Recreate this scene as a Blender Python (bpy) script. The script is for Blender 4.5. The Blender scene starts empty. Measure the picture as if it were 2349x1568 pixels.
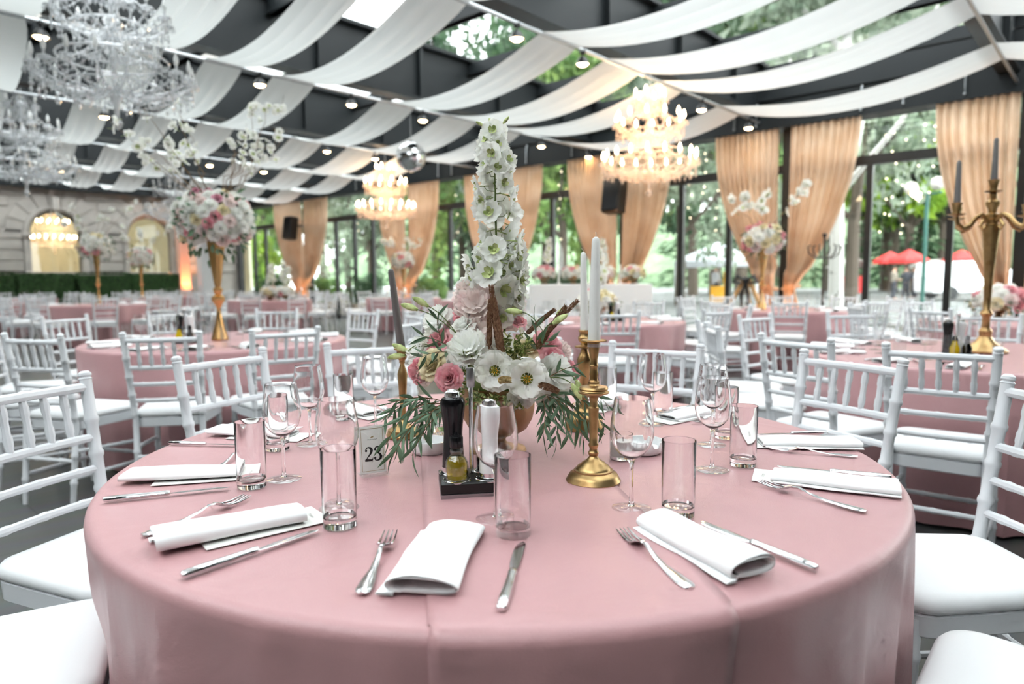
import bpy, math, random
from math import sin, cos, pi, sqrt, atan2, hypot, radians
from mathutils import Vector, Matrix, Euler
random.seed(23)
SC = bpy.context.scene
COL = SC.collection
V = Vector
# ---------------------------------------------------------------- camera frame
FPX = 1566.0; PIT = .0915; ROL = -.006; HC = 1.19
AZ = radians(47.9)                       # hall axes: X towards the window wall, Y along it
RT = V((cos(AZ), -sin(AZ), 0)); FW = V((sin(AZ), cos(AZ), 0))
def C2(r, f, z=0): return RT * r + FW * f + V((0, 0, z))
def ray(px, py):
    x = (px - 1174.5) / FPX; y = -(py - 784) / FPX
    c, s = cos(ROL), sin(ROL); x, y = c * x - s * y, s * x + c * y
    cp, sp = cos(PIT), sin(PIT)
    return RT * x + FW * (cp + y * sp) + V((0, 0, -sp + y * cp))
EYE = V((0, 0, HC))
def onz(px, py, z):
    d = ray(px, py); return EYE + d * ((z - HC) / d.z)
def onx(px, py, X):
    d = ray(px, py); return EYE + d * (X / d.x)
def at(px, py, dep):
    d = ray(px, py); return EYE + d * (dep / d.dot(FW))
# ---------------------------------------------------------------- mesh builder
class G:
    def __init__(s): s.v = []; s.f = []; s.m = []; s.k = 0; s.fl = set()
    def add(s, vs, fs, M=None, flat=False):
        b = len(s.v)
        s.v += [tuple(M @ V(p)) for p in vs] if M is not None else [tuple(p) for p in vs]
        for q in fs:
            if flat: s.fl.add(len(s.f))
            s.f.append(tuple(b + i for i in q)); s.m.append(s.k)
        return s
    def mat(s, k): s.k = k; return s
    def lathe(s, prof, n=20, M=None, close=False, a0=0, wob=None):
        vs = []; rows = []
        for r, z in prof:
            if r < 1e-6: rows.append([len(vs)]); vs.append((0, 0, z))
            else:
                row = []
                for i in range(n):
                    a = a0 + 2 * pi * i / n; rr = r * (wob(a, z) if wob else 1)
                    row.append(len(vs)); vs.append((rr * cos(a), rr * sin(a), z))
                rows.append(row)
        fs = []
        pr = list(zip(rows, rows[1:]))
        if close: pr.append((rows[-1], rows[0]))
        for A, B in pr:
            for i in range(n):
                j = (i + 1) % n
                if len(A) == 1 and len(B) == 1: break
                if len(A) == 1: fs.append((A[0], B[j], B[i]))
                elif len(B) == 1: fs.append((A[i], A[j], B[0]))
                else: fs.append((A[i], A[j], B[j], B[i]))
        return s.add(vs, fs, M)
    def tube(s, pts, r, n=8, M=None, caps=True, closed=False, flat=1.0):
        pts = [V(p) for p in pts]; L = len(pts)
        rs = r if isinstance(r, (list, tuple)) else [r] * L
        vs = []; fs = []; N = None
        for i, p in enumerate(pts):
            t = (pts[(i + 1) % L] - pts[i - 1]) if closed else pts[min(i + 1, L - 1)] - pts[max(i - 1, 0)]
            if t.length < 1e-9: t = V((0, 0, 1))
            t.normalize()
            if N is None:
                N = t.orthogonal().normalized() if abs(t.z) > .9 else t.cross(V((0, 0, 1))).normalized()
            N = (N - t * N.dot(t))
            N = N.normalized() if N.length > 1e-6 else t.orthogonal().normalized()
            B = t.cross(N)
            for k in range(n):
                a = 2 * pi * k / n; vs.append(p + (N * cos(a) + B * sin(a) * flat) * rs[i])
        R = L if closed else L - 1
        for i in range(R):
            for k in range(n):
                a = i * n; b = ((i + 1) % L) * n; k2 = (k + 1) % n
                fs.append((a + k, a + k2, b + k2, b + k))
        if caps and not closed:
            fs.append(tuple(range(n))[::-1]); fs.append(tuple((L - 1) * n + k for k in range(n)))
        return s.add(vs, fs, M)
    def box(s, c, d, M=None, ch=0):
        x, y, z = c; a, b, e = d[0] / 2, d[1] / 2, d[2] / 2
        if ch <= 0:
            vs = [(x + i * a, y + j * b, z + k * e) for k in (-1, 1) for j in (-1, 1) for i in (-1, 1)]
            fs = [(0, 2, 3, 1), (4, 5, 7, 6), (0, 1, 5, 4), (2, 6, 7, 3), (0, 4, 6, 2), (1, 3, 7, 5)]
            return s.add(vs, fs, M, True)
        P = []
        for zz, ins in ((-e, ch), (-e + ch, 0), (e - ch, 0), (e, ch)):
            A, B = a - ins, b - ins
            P.append([(x + u, y + w, z + zz) for u, w in ((A - ch, -B), (A, -B + ch), (A, B - ch), (A - ch, B), (-A + ch, B), (-A, B - ch), (-A, -B + ch), (-A + ch, -B))])
        vs = [p for r in P for p in r]; fs = [tuple(range(8))[::-1], tuple(24 + i for i in range(8))]
        for r in range(3):
            for i in range(8):
                j = (i + 1) % 8; fs.append((r * 8 + i, r * 8 + j, r * 8 + 8 + j, r * 8 + 8 + i))
        return s.add(vs, fs, M, True)
    def ball(s, c, r, n=12, k=8, M=None):
        rx, ry, rz = r if isinstance(r, (tuple, list)) else (r, r, r)
        T = Matrix.Translation(V(c)) @ Matrix.Diagonal((rx, ry, rz, 1))
        if M is not None: T = M @ T
        return s.lathe([(max(0, sin(pi * i / k)) if 0 < i < k else 0, -cos(pi * i / k)) for i in range(k + 1)], n, T)
    def grid(s, fn, nu, nv, M=None, cu=False):
        vs = [fn(i / nu, j / nv) for j in range(nv + 1) for i in range(nu + (0 if cu else 1))]
        w = nu if cu else nu + 1
        fs = [(j * w + i, j * w + (i + 1) % w, (j + 1) * w + (i + 1) % w, (j + 1) * w + i) for j in range(nv) for i in range(nu)]
        return s.add(vs, fs, M)
    def prism(s, poly, z0, z1, M=None):
        n = len(poly)
        vs = [(x, y, z0) for x, y in poly] + [(x, y, z1) for x, y in poly]
        fs = [tuple(range(n))[::-1], tuple(range(n, 2 * n))] + [(i, (i + 1) % n, n + (i + 1) % n, n + i) for i in range(n)]
        return s.add(vs, fs, M, True)
    def mesh(s, name, mats, smooth=True, sharp=True):
        me = bpy.data.meshes.new(name)
        me.from_pydata(s.v, [], s.f)
        for m in (mats if isinstance(mats, (list, tuple)) else [mats]): me.materials.append(m)
        if smooth:
            me.polygons.foreach_set('use_smooth', [i not in s.fl for i in range(len(s.f))])
        if any(s.m): me.polygons.foreach_set('material_index', s.m)
        if smooth and sharp: me.set_sharp_from_angle(angle=radians(38))
        me.update()
        return me
    def obj(s, name, mats, parent=None, smooth=True, solid=0):
        o = link(name, s.mesh(name, mats, smooth), parent)
        if solid:
            md = o.modifiers.new('thick', 'SOLIDIFY'); md.thickness = solid; md.offset = 0
        return o
def link(name, data, parent=None, loc=None, rot=None, M=None):
    o = bpy.data.objects.new(name, data); COL.objects.link(o)
    if parent is not None: o.parent = parent
    if M is not None: o.matrix_basis = M
    if loc is not None: o.location = loc
    if rot is not None: o.rotation_euler = rot
    return o
def tag(o, label, cat, group=None):
    o['label'] = label; o['category'] = cat
    if group: o['group'] = group
    return o
def thing(name, label, cat, loc=(0, 0, 0), rz=0, group=None):
    o = bpy.data.objects.new(name, None); COL.objects.link(o); o.empty_display_size = .05
    o.location = loc; o.rotation_euler = (0, 0, rz)
    return tag(o, label, cat, group)
def struct(o): o['kind'] = 'structure'; return o
def dup(root, loc, rz, label, group=None, scale=None):
    r = root.copy(); COL.objects.link(r); r.location = loc; r.rotation_euler = (0, 0, rz); r['label'] = label
    if group: r['group'] = group
    if scale: r.scale = (scale,) * 3
    for ch in root.children:
        c = ch.copy(); COL.objects.link(c); c.parent = r
        for g in ch.children:
            d = g.copy(); COL.objects.link(d); d.parent = c
    return r
def frame(p, z, x=None):
    "matrix at p whose z axis points along z"
    z = V(z).normalized(); x = V(x) if x else (V((0, 0, 1)) if abs(z.z) < .95 else V((1, 0, 0)))
    y = z.cross(x).normalized(); x = y.cross(z)
    return Matrix(((x.x, y.x, z.x, p[0]), (x.y, y.y, z.y, p[1]), (x.z, y.z, z.z, p[2]), (0, 0, 0, 1)))
def arcpts(fn, n): return [fn(i / n) for i in range(n + 1)]
def bez(a, b, c, n=8):
    a, b, c = V(a), V(b), V(c); return [a * (1 - t) ** 2 + b * 2 * t * (1 - t) + c * t * t for t in [i / n for i in range(n + 1)]]
U = random.uniform
# ---------------------------------------------------------------- materials
def srgb(r, g, b):
    f = lambda c: (c / 255 / 12.92) if c / 255 <= .04045 else ((c / 255 + .055) / 1.055) ** 2.4
    return (f(r), f(g), f(b), 1)
def mat(name, col, rough=.5, metal=0, spec=.5, bump=None, vary=None, trans=0, emit=None, sheen=0, coat=0, aniso=0):
    m = bpy.data.materials.new(name); m.use_nodes = True; nt = m.node_tree; N = nt.nodes; L = nt.links
    b = N['Principled BSDF']; out = N['Material Output']
    b.inputs['Base Color'].default_value = col; b.inputs['Roughness'].default_value = rough
    b.inputs['Metallic'].default_value = metal; b.inputs['Specular IOR Level'].default_value = spec
    b.inputs['Sheen Weight'].default_value = sheen; b.inputs['Coat Weight'].default_value = coat
    tc = N.new('ShaderNodeTexCoord') if (bump or vary) else None
    src = None
    if vary:
        sc, c2, lo, hi = vary
        t = N.new('ShaderNodeTexNoise'); t.inputs['Scale'].default_value = sc; t.inputs['Detail'].default_value = 3
        L.new(tc.outputs['Object'], t.inputs['Vector'])
        rp = N.new('ShaderNodeMapRange'); rp.inputs[1].default_value = lo; rp.inputs[2].default_value = hi
        L.new(t.outputs['Fac'], rp.inputs[0])
        mx = N.new('ShaderNodeMix'); mx.data_type = 'RGBA'; mx.inputs[6].default_value = col; mx.inputs[7].default_value = c2
        L.new(rp.outputs[0], mx.inputs[0]); L.new(mx.outputs[2], b.inputs['Base Color']); src = mx.outputs[2]
    if bump:
        sc, st = bump[:2]
        t = N.new('ShaderNodeTexNoise'); t.inputs['Scale'].default_value = sc; t.inputs['Detail'].default_value = 2
        L.new(tc.outputs['Object'], t.inputs['Vector'])
        bp = N.new('ShaderNodeBump'); bp.inputs['Strength'].default_value = st; bp.inputs['Distance'].default_value = bump[2] if len(bump) > 2 else .002
        L.new(t.outputs['Fac'], bp.inputs['Height']); L.new(bp.outputs[0], b.inputs['Normal'])
    if trans:
        tl = N.new('ShaderNodeBsdfTranslucent'); tl.inputs[0].default_value = col
        if src: L.new(src, tl.inputs[0])
        ms = N.new('ShaderNodeMixShader'); ms.inputs[0].default_value = trans
        L.new(b.outputs[0], ms.inputs[1]); L.new(tl.outputs[0], ms.inputs[2]); L.new(ms.outputs[0], out.inputs[0])
    if emit:
        b.inputs['Emission Color'].default_value = emit[0]; b.inputs['Emission Strength'].default_value = emit[1]
        m.cycles.emission_sampling = 'NONE'
    return m
def glassmat(name, col=(1, 1, 1, 1), ior=1.5):
    m = bpy.data.materials.new(name); m.use_nodes = True; nt = m.node_tree
    nt.nodes.remove(nt.nodes['Principled BSDF'])
    g = nt.nodes.new('ShaderNodeBsdfGlass'); g.inputs['Color'].default_value = col; g.inputs['Roughness'].default_value = 0; g.inputs['IOR'].default_value = ior
    nt.links.new(g.outputs[0], nt.nodes['Material Output'].inputs[0]); return m
def thinglass(name, col=(1, 1, 1, 1), refl=1.0, ior=1.45, rough=0, diff=None):
    m = bpy.data.materials.new(name); m.use_nodes = True; nt = m.node_tree; N = nt.nodes; L = nt.links
    N.remove(N['Principled BSDF'])
    t = N.new('ShaderNodeBsdfTransparent'); t.inputs[0].default_value = col
    g = N.new('ShaderNodeBsdfGlossy'); g.inputs['Roughness'].default_value = rough
    lw = N.new('ShaderNodeLayerWeight'); lw.inputs[0].default_value = .5
    pw = N.new('ShaderNodeMath'); pw.operation = 'POWER'; pw.inputs[1].default_value = 5; L.new(lw.outputs['Facing'], pw.inputs[0])
    f0 = ((ior - 1) / (ior + 1)) ** 2
    mu = N.new('ShaderNodeMath'); mu.operation = 'MULTIPLY_ADD'; mu.inputs[1].default_value = (1 - f0) * min(1, refl); mu.inputs[2].default_value = f0 * refl; L.new(pw.outputs[0], mu.inputs[0])
    ms = N.new('ShaderNodeMixShader'); L.new(mu.outputs[0], ms.inputs[0]); L.new(t.outputs[0], ms.inputs[1]); L.new(g.outputs[0], ms.inputs[2])
    last = ms
    if diff:
        d = N.new('ShaderNodeBsdfDiffuse'); d.inputs[0].default_value = diff[0]
        tl = N.new('ShaderNodeBsdfTranslucent'); tl.inputs[0].default_value = diff[0]; dm = N.new('ShaderNodeMixShader'); L.new(d.outputs[0], dm.inputs[1]); L.new(tl.outputs[0], dm.inputs[2])
        m2 = N.new('ShaderNodeMixShader'); m2.inputs[0].default_value = diff[1]; L.new(ms.outputs[0], m2.inputs[1]); L.new(dm.outputs[0], m2.inputs[2]); last = m2
    L.new(last.outputs[0], N['Material Output'].inputs[0]); return m
M_ = {}
M_['cloth'] = mat('dusty_pink_satin', srgb(190, 145, 147), .38, spec=.55, bump=(420, .45, .001), sheen=.05)
def wrinkle(m):
    nt = m.node_tree; N = nt.nodes; L = nt.links; b0 = N['Bump']; tc = N['Texture Coordinate']
    t = N.new('ShaderNodeTexNoise'); t.inputs['Scale'].default_value = 5; t.inputs['Detail'].default_value = 3; t.inputs['Distortion'].default_value = 1.2; L.new(tc.outputs['Object'], t.inputs['Vector'])
    b = N.new('ShaderNodeBump'); b.inputs['Strength'].default_value = .35; b.inputs['Distance'].default_value = .012; L.new(t.outputs['Fac'], b.inputs['Height']); L.new(b.outputs[0], b0.inputs['Normal'])
wrinkle(M_['cloth'])
M_['white'] = mat('white_lacquer', srgb(224, 226, 229), .38, bump=(60, .08, .001))
M_['pad'] = mat('white_leatherette', srgb(234, 235, 236), .5, bump=(25, .12, .004))
M_['linen'] = mat('white_linen', srgb(250, 250, 250), .8, spec=.2, bump=(500, .15, .0004))
M_['card'] = mat('ivory_card', srgb(250, 249, 244), .7)
M_['steel'] = mat('polished_steel', (.78, .78, .79, 1), .13, 1)
M_['brushed'] = mat('brushed_steel', (.36, .36, .37, 1), .34, 1)
M_['brass'] = mat('antique_brass', (.50, .335, .15, 1), .34, 1, bump=(80, .15, .001), vary=(16, (.30, .17, .07, 1), .42, .66))
M_['gold'] = mat('gold_paint', (.66, .38, .15, 1), .25, 1, bump=(40, .1, .001))
M_['copper'] = mat('matte_gold_bowl', (.33, .20, .105, 1), .42, .9, bump=(120, .3, .001))
M_['glass'] = glassmat('clear_glass')
M_['tglass'] = thinglass('thin_clear_glass', (.97, .98, .98, 1), 2.0, 1.5)
M_['pane'] = thinglass('window_glass', (.93, .96, .95, 1), .9, 1.45)
M_['roofglass'] = thinglass('roof_glass', (.78, .80, .80, 1), .9, 1.45)
M_['acrylic'] = thinglass('clear_acrylic', (.985, .99, .99, 1), 1, 1.5)
M_['black'] = mat('black_plastic', (.004, .004, .005, 1), .22, spec=.35)
M_['blackm'] = mat('black_matte', (.006, .006, .0065, 1), .42)
M_['oil'] = thinglass('olive_oil', (.90, .76, .16, 1), 1.6, 1.46, .02, ((.80, .64, .05, 1), .3))
M_['wax'] = mat('white_wax', srgb(246, 246, 243), .45, trans=.25)
M_['gwax'] = mat('grey_wax', srgb(108, 105, 104), .5)
M_['wick'] = mat('wick', srgb(225, 220, 205), .9)
M_['porc'] = mat('white_porcelain', srgb(240, 241, 241), .15, coat=.5)
M_['ink'] = mat('dark_ink', srgb(38, 34, 36), .6)
M_['inkg'] = mat('grey_ink', srgb(120, 118, 120), .7)
M_['inkf'] = mat('faint_ink', srgb(196, 192, 188), .7)
M_['goldink'] = mat('gold_ink', srgb(176, 142, 84), .4, .3)
M_['roof'] = mat('dark_steel', srgb(25, 29, 31), .5, spec=.3, bump=(30, .05, .002))
M_['frame'] = mat('black_frame', srgb(26, 25, 24), .45)
M_['chrome'] = mat('galvanised_tube', (.5, .52, .53, 1), .35, .9)
M_['drape'] = mat('white_voile', srgb(232, 234, 231), .9, spec=.05, trans=.27, bump=(180, .1, .001))
M_['curtain'] = mat('peach_voile', srgb(242, 218, 194), .85, spec=.1, trans=.4, vary=(3, srgb(232, 202, 172), .35, .65))
M_['petalw'] = mat('white_petal', srgb(254, 254, 250), .6, spec=.2, trans=.5, vary=(30, srgb(244, 246, 234), .45, .8))
M_['petalc'] = mat('cream_petal', srgb(246, 235, 200), .6, spec=.2, trans=.3, vary=(25, srgb(240, 222, 170), .45, .8))
M_['petalp'] = mat('pink_petal', srgb(244, 190, 194), .6, spec=.2, trans=.35, vary=(28, srgb(232, 142, 156), .42, .7))
M_['petalb'] = mat('blush_petal', srgb(250, 236, 230), .6, spec=.2, trans=.35, vary=(24, srgb(246, 216, 214), .45, .75))
M_['petalm'] = mat('mauve_petal', srgb(222, 166, 180), .6, spec=.2, trans=.3, vary=(24, srgb(202, 126, 150), .45, .75))
M_['stamen'] = mat('yellow_stamen', srgb(222, 160, 20), .7)
M_['throat'] = mat('green_throat', srgb(120, 130, 40), .7, vary=(60, srgb(70, 76, 24), .4, .6))
M_['stem'] = mat('green_stem', srgb(92, 112, 48), .6)
M_['bark'] = mat('brown_twig', srgb(110, 82, 48), .8)
M_['leaf'] = mat('eucalyptus_leaf', srgb(74, 100, 70), .5, trans=.2, vary=(18, srgb(112, 140, 112), .4, .65))
M_['leafv'] = mat('variegated_leaf', srgb(98, 120, 50), .5, trans=.2, vary=(140, srgb(214, 214, 150), .48, .6))
M_['bud'] = mat('green_bud', srgb(205, 214, 150), .6, vary=(60, srgb(130, 150, 70), .4, .65))
M_['plumec'] = mat('straw_plume', srgb(222, 200, 150), .95, vary=(160, srgb(190, 160, 104), .4, .65))
M_['plume'] = mat('brown_plume', srgb(160, 120, 92), .95, bump=(300, .6, .003), vary=(160, srgb(116, 80, 58), .4, .65))
M_['bulb'] = mat('lit_bulb', srgb(255, 225, 180), .3, emit=((1, .74, .45, 1), 6.5))
M_['bulboff'] = mat('opal_bulb', srgb(250, 251, 250), .3, spec=.6, trans=.5)
M_['fairy'] = mat('fairy_bulb', srgb(255, 235, 205), .3, emit=((1, .80, .55, 1), 2.6))
M_['lampglow'] = mat('lamp_glow', srgb(255, 220, 170), .3, emit=((1, .66, .32, 1), 12))
M_['crystal'] = thinglass('crystal', (.95, .96, .97, 1), 3.2, 1.9, .04, ((.96, .97, .98, 1), .3))
M_['crystal_lit'] = thinglass('lamplit_crystal', (.98, .93, .88, 1), 2.2, 1.7, .02, ((.98, .86, .76, 1), .42))  # warm bulb light put into the crystal colour of lit chandeliers
def mfloor():
    m = mat('slate_tiles', srgb(92, 95, 93), .32, spec=.4); nt = m.node_tree; N = nt.nodes; L = nt.links; b = N['Principled BSDF']
    tc = N.new('ShaderNodeTexCoord'); br = N.new('ShaderNodeTexBrick'); br.inputs['Scale'].default_value = 1
    br.inputs['Brick Width'].default_value = .9; br.inputs['Row Height'].default_value = .45; br.inputs['Mortar Size'].default_value = .004
    br.inputs['Color1'].default_value = srgb(98, 100, 98); br.inputs['Color2'].default_value = srgb(82, 84, 83); br.inputs['Mortar'].default_value = srgb(58, 58, 57)
    nz = N.new('ShaderNodeTexNoise'); nz.inputs['Scale'].default_value = 3.5; nz.inputs['Detail'].default_value = 6
    mp = N.new('ShaderNodeMapping'); mp.inputs['Scale'].default_value = (.4, 3, 1)
    L.new(tc.outputs['Object'], br.inputs['Vector']); L.new(tc.outputs['Object'], mp.inputs[0]); L.new(mp.outputs[0], nz.inputs['Vector'])
    mx = N.new('ShaderNodeMix'); mx.data_type = 'RGBA'; mx.blend_type = 'MULTIPLY'; mx.inputs[0].default_value = .55
    L.new(br.outputs['Color'], mx.inputs[6]); L.new(nz.outputs['Color'], mx.inputs[7]); L.new(mx.outputs[2], b.inputs['Base Color'])
    return m
M_['floor'] = mfloor()
M_['stone'] = mat('grey_limestone', srgb(196, 190, 182), .85, spec=.2, bump=(20, .2, .01), vary=(2.5, srgb(182, 176, 169), .35, .65))
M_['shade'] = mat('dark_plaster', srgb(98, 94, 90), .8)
M_['stoned'] = mat('warm_grey_stone', srgb(150, 140, 128), .9, spec=.1)  # even warm grey for left wall, arch frames, troughs and a jacket
M_['plaster'] = mat('warm_plaster', srgb(244, 238, 212), .8)
M_['box'] = mat('boxwood', srgb(58, 96, 42), .7, bump=(60, .9, .04), vary=(22, srgb(24, 44, 20), .4, .65))
M_['pinkcol'] = mat('terracotta_paint', srgb(222, 178, 160), .7)
M_['lamporange'] = mat('amber_lens', srgb(255, 150, 80), .4, emit=((1, .34, .1, 1), 2.2))
def mleaves(name, c1, c2):
    return mat(name, c1, .55, spec=.3, trans=.3, vary=(.9, c2, .35, .65))
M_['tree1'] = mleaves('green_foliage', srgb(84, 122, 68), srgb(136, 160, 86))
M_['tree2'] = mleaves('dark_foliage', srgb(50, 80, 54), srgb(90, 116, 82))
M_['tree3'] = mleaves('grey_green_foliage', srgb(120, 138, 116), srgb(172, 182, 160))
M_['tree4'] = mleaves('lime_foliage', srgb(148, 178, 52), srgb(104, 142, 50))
M_['trunk'] = mat('tree_bark', srgb(84, 74, 64), .9, bump=(30, .5, .02))
M_['birch'] = mat('birch_bark', srgb(226, 224, 218), .8, vary=(9, srgb(70, 66, 62), .62, .7))
M_['paving'] = mat('outdoor_paving', srgb(112, 112, 110), .8, vary=(2, srgb(86, 88, 86), .4, .6))
M_['hill'] = mat('wooded_hill', srgb(72, 94, 66), .9, bump=(.6, 1, 1.2), vary=(.25, srgb(108, 126, 94), .35, .65))
M_['canvas'] = mat('white_canvas', srgb(236, 238, 242), .8, trans=.3)
M_['red'] = mat('red_canvas', srgb(214, 60, 58), .7, trans=.2)
M_['yellow'] = mat('ochre_panel', srgb(220, 160, 40), .7)
M_['van'] = mat('white_car_paint', srgb(240, 241, 243), .25, coat=.6)
M_['suit'] = mat('dark_suit', srgb(56, 58, 66), .8)
M_['skin'] = mat('skin', srgb(214, 160, 132), .6)
M_['hair'] = mat('brown_hair', srgb(60, 44, 34), .7)
M_['green'] = mat('green_post', srgb(40, 90, 80), .5)
M_['mirror'] = mat('mirror_facet', (.85, .86, .87, 1), .04, 1)
M_['wood'] = mat('golden_beech', srgb(206, 160, 104), .5)
M_['iron'] = mat('dark_iron', srgb(52, 40, 34), .5)
# ---------------------------------------------------------------- camera, sky, light
cam = bpy.data.cameras.new('camera'); co = bpy.data.objects.new('camera', cam); COL.objects.link(co)
cam.sensor_width = 36; cam.sensor_fit = 'HORIZONTAL'; cam.lens = FPX * 36 / 2349; cam.clip_start = .03; cam.clip_end = 400
fw = FW * cos(PIT) + V((0, 0, -sin(PIT))); up0 = FW * sin(PIT) + V((0, 0, cos(PIT)))
rt = RT * cos(ROL) + up0 * sin(ROL); up = up0 * cos(ROL) - RT * sin(ROL)
co.matrix_world = Matrix(((rt.x, up.x, -fw.x, 0), (rt.y, up.y, -fw.y, 0), (rt.z, up.z, -fw.z, HC), (0, 0, 0, 1)))
cam.dof.use_dof = True; cam.dof.focus_distance = 1.5; cam.dof.aperture_fstop = 2.6
SC.camera = co
w = bpy.data.worlds.new('overcast'); SC.world = w; w.use_nodes = True
N = w.node_tree.nodes; L = w.node_tree.links; bg = N['Background']
tc = N.new('ShaderNodeTexCoord'); nz = N.new('ShaderNodeTexNoise'); nz.inputs['Scale'].default_value = 1.6; nz.inputs['Detail'].default_value = 4
L.new(tc.outputs['Generated'], nz.inputs['Vector'])
cr = N.new('ShaderNodeValToRGB'); cr.color_ramp.elements[0].position = .35; cr.color_ramp.elements[1].position = .7
cr.color_ramp.elements[0].color = (.88, .92, .95, 1); cr.color_ramp.elements[1].color = (1, 1, 1, 1)
L.new(nz.outputs['Fac'], cr.inputs[0]); L.new(cr.outputs[0], bg.inputs[0]); bg.inputs[1].default_value = 2.3
SC.view_settings.view_transform = 'Standard'; SC.view_settings.look = 'None'; SC.view_settings.gamma = 1; SC.view_settings.use_curve_mapping = False
SC.view_settings.exposure = 2.05
cy = SC.cycles
cy.max_bounces = 16; cy.transparent_max_bounces = 12; cy.transmission_bounces = 16; cy.glossy_bounces = 2; cy.diffuse_bounces = 2
cy.sample_clamp_indirect = 6; cy.sample_clamp_direct = 0; cy.blur_glossy = .5
cy.use_adaptive_sampling = True; cy.adaptive_threshold = .09; cy.adaptive_min_samples = 8
cy.use_denoising = True
def light(name, kind, loc, e, col, size=.1, rot=None, spot=None):
    d = bpy.data.lights.new(name, kind); d.energy = e; d.color = col
    if kind == 'SPOT': d.spot_size = spot; d.spot_blend = .6; d.shadow_soft_size = size
    elif kind == 'POINT': d.shadow_soft_size = size
    elif kind == 'AREA': d.size = size
    o = bpy.data.objects.new(name, d); COL.objects.link(o); o.location = loc
    if rot: o.rotation_euler = rot
    return o
# ================================================================ THE SETTING
XW = 12.3; YE = 25.0; ZR = 3.9
RODS = [-5.6, -2.1, 1.34, 5.0, 8.6, 12.0, 15.3, 18.5, 21.7]
g = G(); g.box((4, 11, -.05), (30, 34, .1)); struct(g.obj('floor', M_['floor'], smooth=False))
g = G(); g.box((60, 11, -.11), (94, 150, .1)); struct(g.obj('ground', M_['paving'], smooth=False))
# roof: deep girders over every rod, purlins between, glass on top
for i, y in enumerate(RODS + [24.7]):
    g = G(); x0, x1 = -8, 12.35; xc = (x0 + x1) / 2; L_ = x1 - x0
    g.box((xc, y + .1, 4.5), (L_, .05, .82)); g.box((xc, y + .1, 4.07), (L_, .26, .05)); g.box((xc, y + .1, 4.92), (L_, .26, .05))
    for k in range(11): g.box((x0 + .6 + k * 1.85, y + .1, 4.5), (.06, .22, .8))
    struct(g.obj('trim_girder', M_['roof'], smooth=False))
for k in range(11):
    x = -6.25 + k * 1.85
    g = G(); g.box((x, 9.5, 4.78), (.09, 31, .2)); g.box((x, 9.5, 4.69), (.16, 31, .02))
    struct(g.obj('trim_purlin', M_['roof'], smooth=False))
g = G(); g.box((3.7, 11.4, 4.99), (17.6, 27.4, .02)); struct(g.obj('ceiling', M_['roofglass'], smooth=False))
g = G(); g.box((2.2, -4.2, 5.0), (20.6, 3.8, .04)); g.box((-6.6, 10.9, 5.0), (3.0, 28.4, .04)); struct(g.obj('ceiling_light_blocker', M_['roof'], smooth=False))  # opaque roof out of view, added to cut light on the near skirt
# solid ridge panels beside every girder (the dark strips one sees between the drapes)
for y in RODS[3:]:
    g = G(); g.box((3.7, y + .65, 4.955), (17.4, .8, .03)); struct(g.obj('trim_panel', M_['roof'], smooth=False))
# fascia over the window wall
g = G(); g.box((12.22, 11.2, 4.2), (.3, 27.6, .84)); g.box((12.05, 11.2, 4.28), (.06, 27.6, .06)); g.box((12.2, 11.2, 3.765), (.44, 27.6, .03))
struct(g.obj('trim_fascia', M_['roof'], smooth=False))
# galvanised hooks on the fascia, in pairs
for i, y in enumerate([1.95, 2.75, 3.35, 5.05, 5.45, 6.9, 8.7, 9.1, 10.4, 12.9, 13.4, 16.5, 17, 18.9, 20.2, 20.6]):
    g = G(); g.tube([(12.06, y, 4.24), (12.03, y, 4.1), (12.03, y, 3.85)], .012, 6); g.ball((12.03, y, 3.84), .02, 8, 6)
    struct(g.obj('trim_hook', M_['chrome']))
COLS = [1.2, 4.55, 7.9, 11.25, 14.75, 20.0, 24.8]
DOORP = [2.09, 3.24, 5.62, 6.6, 8.95, 9.84, 12.4, 13.25, 16.58, 17.49, 18.47, 21.6, 22.85, 23.65]
for y in COLS:
    g = G(); g.box((XW, y, 1.88), (.18, .17, 3.76)); struct(g.obj('trim_column', M_['frame'], smooth=False))
for y in DOORP:
    g = G(); g.box((XW, y, 1.5), (.1, .095, 3.0)); struct(g.obj('trim_post', M_['frame'], smooth=False))
allp = sorted(COLS + DOORP)
g = G(); g.box((XW, 12, 3.08), (.13, 27, .15)); struct(g.obj('trim_transom', M_['frame'], smooth=False))
g = G(); g.box((XW, 12, .06), (.12, 27, .12)); struct(g.obj('trim_threshold', M_['frame'], smooth=False))
n = 0
for a, b in zip([-.8] + allp, allp):
    n += 1; wv = b - a - .1
    g = G(); g.box((XW, (a + b) / 2, 1.56), (.012, wv, 2.88)); o = struct(g.obj('window_%d' % n, M_['pane'], smooth=False))
    g = G(); g.box((XW, (a + b) / 2, 3.46), (.012, wv, .6)); p = g.obj('transom_pane', M_['pane'], o, smooth=False)
g = G(); g.box((-8.1, 9.5, 2.5), (.2, 31.2, 5)); struct(g.obj('wall_left_unseen', M_['stoned'], smooth=False))  # unseen hall wall, added to close off light from the left
g = G(); g.box((2.2, -6.2, 2.5), (20.6, .2, 5)); struct(g.obj('wall_back_unseen', M_['shade'], smooth=False))  # unseen hall wall behind the camera, added dark to cut front light
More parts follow.
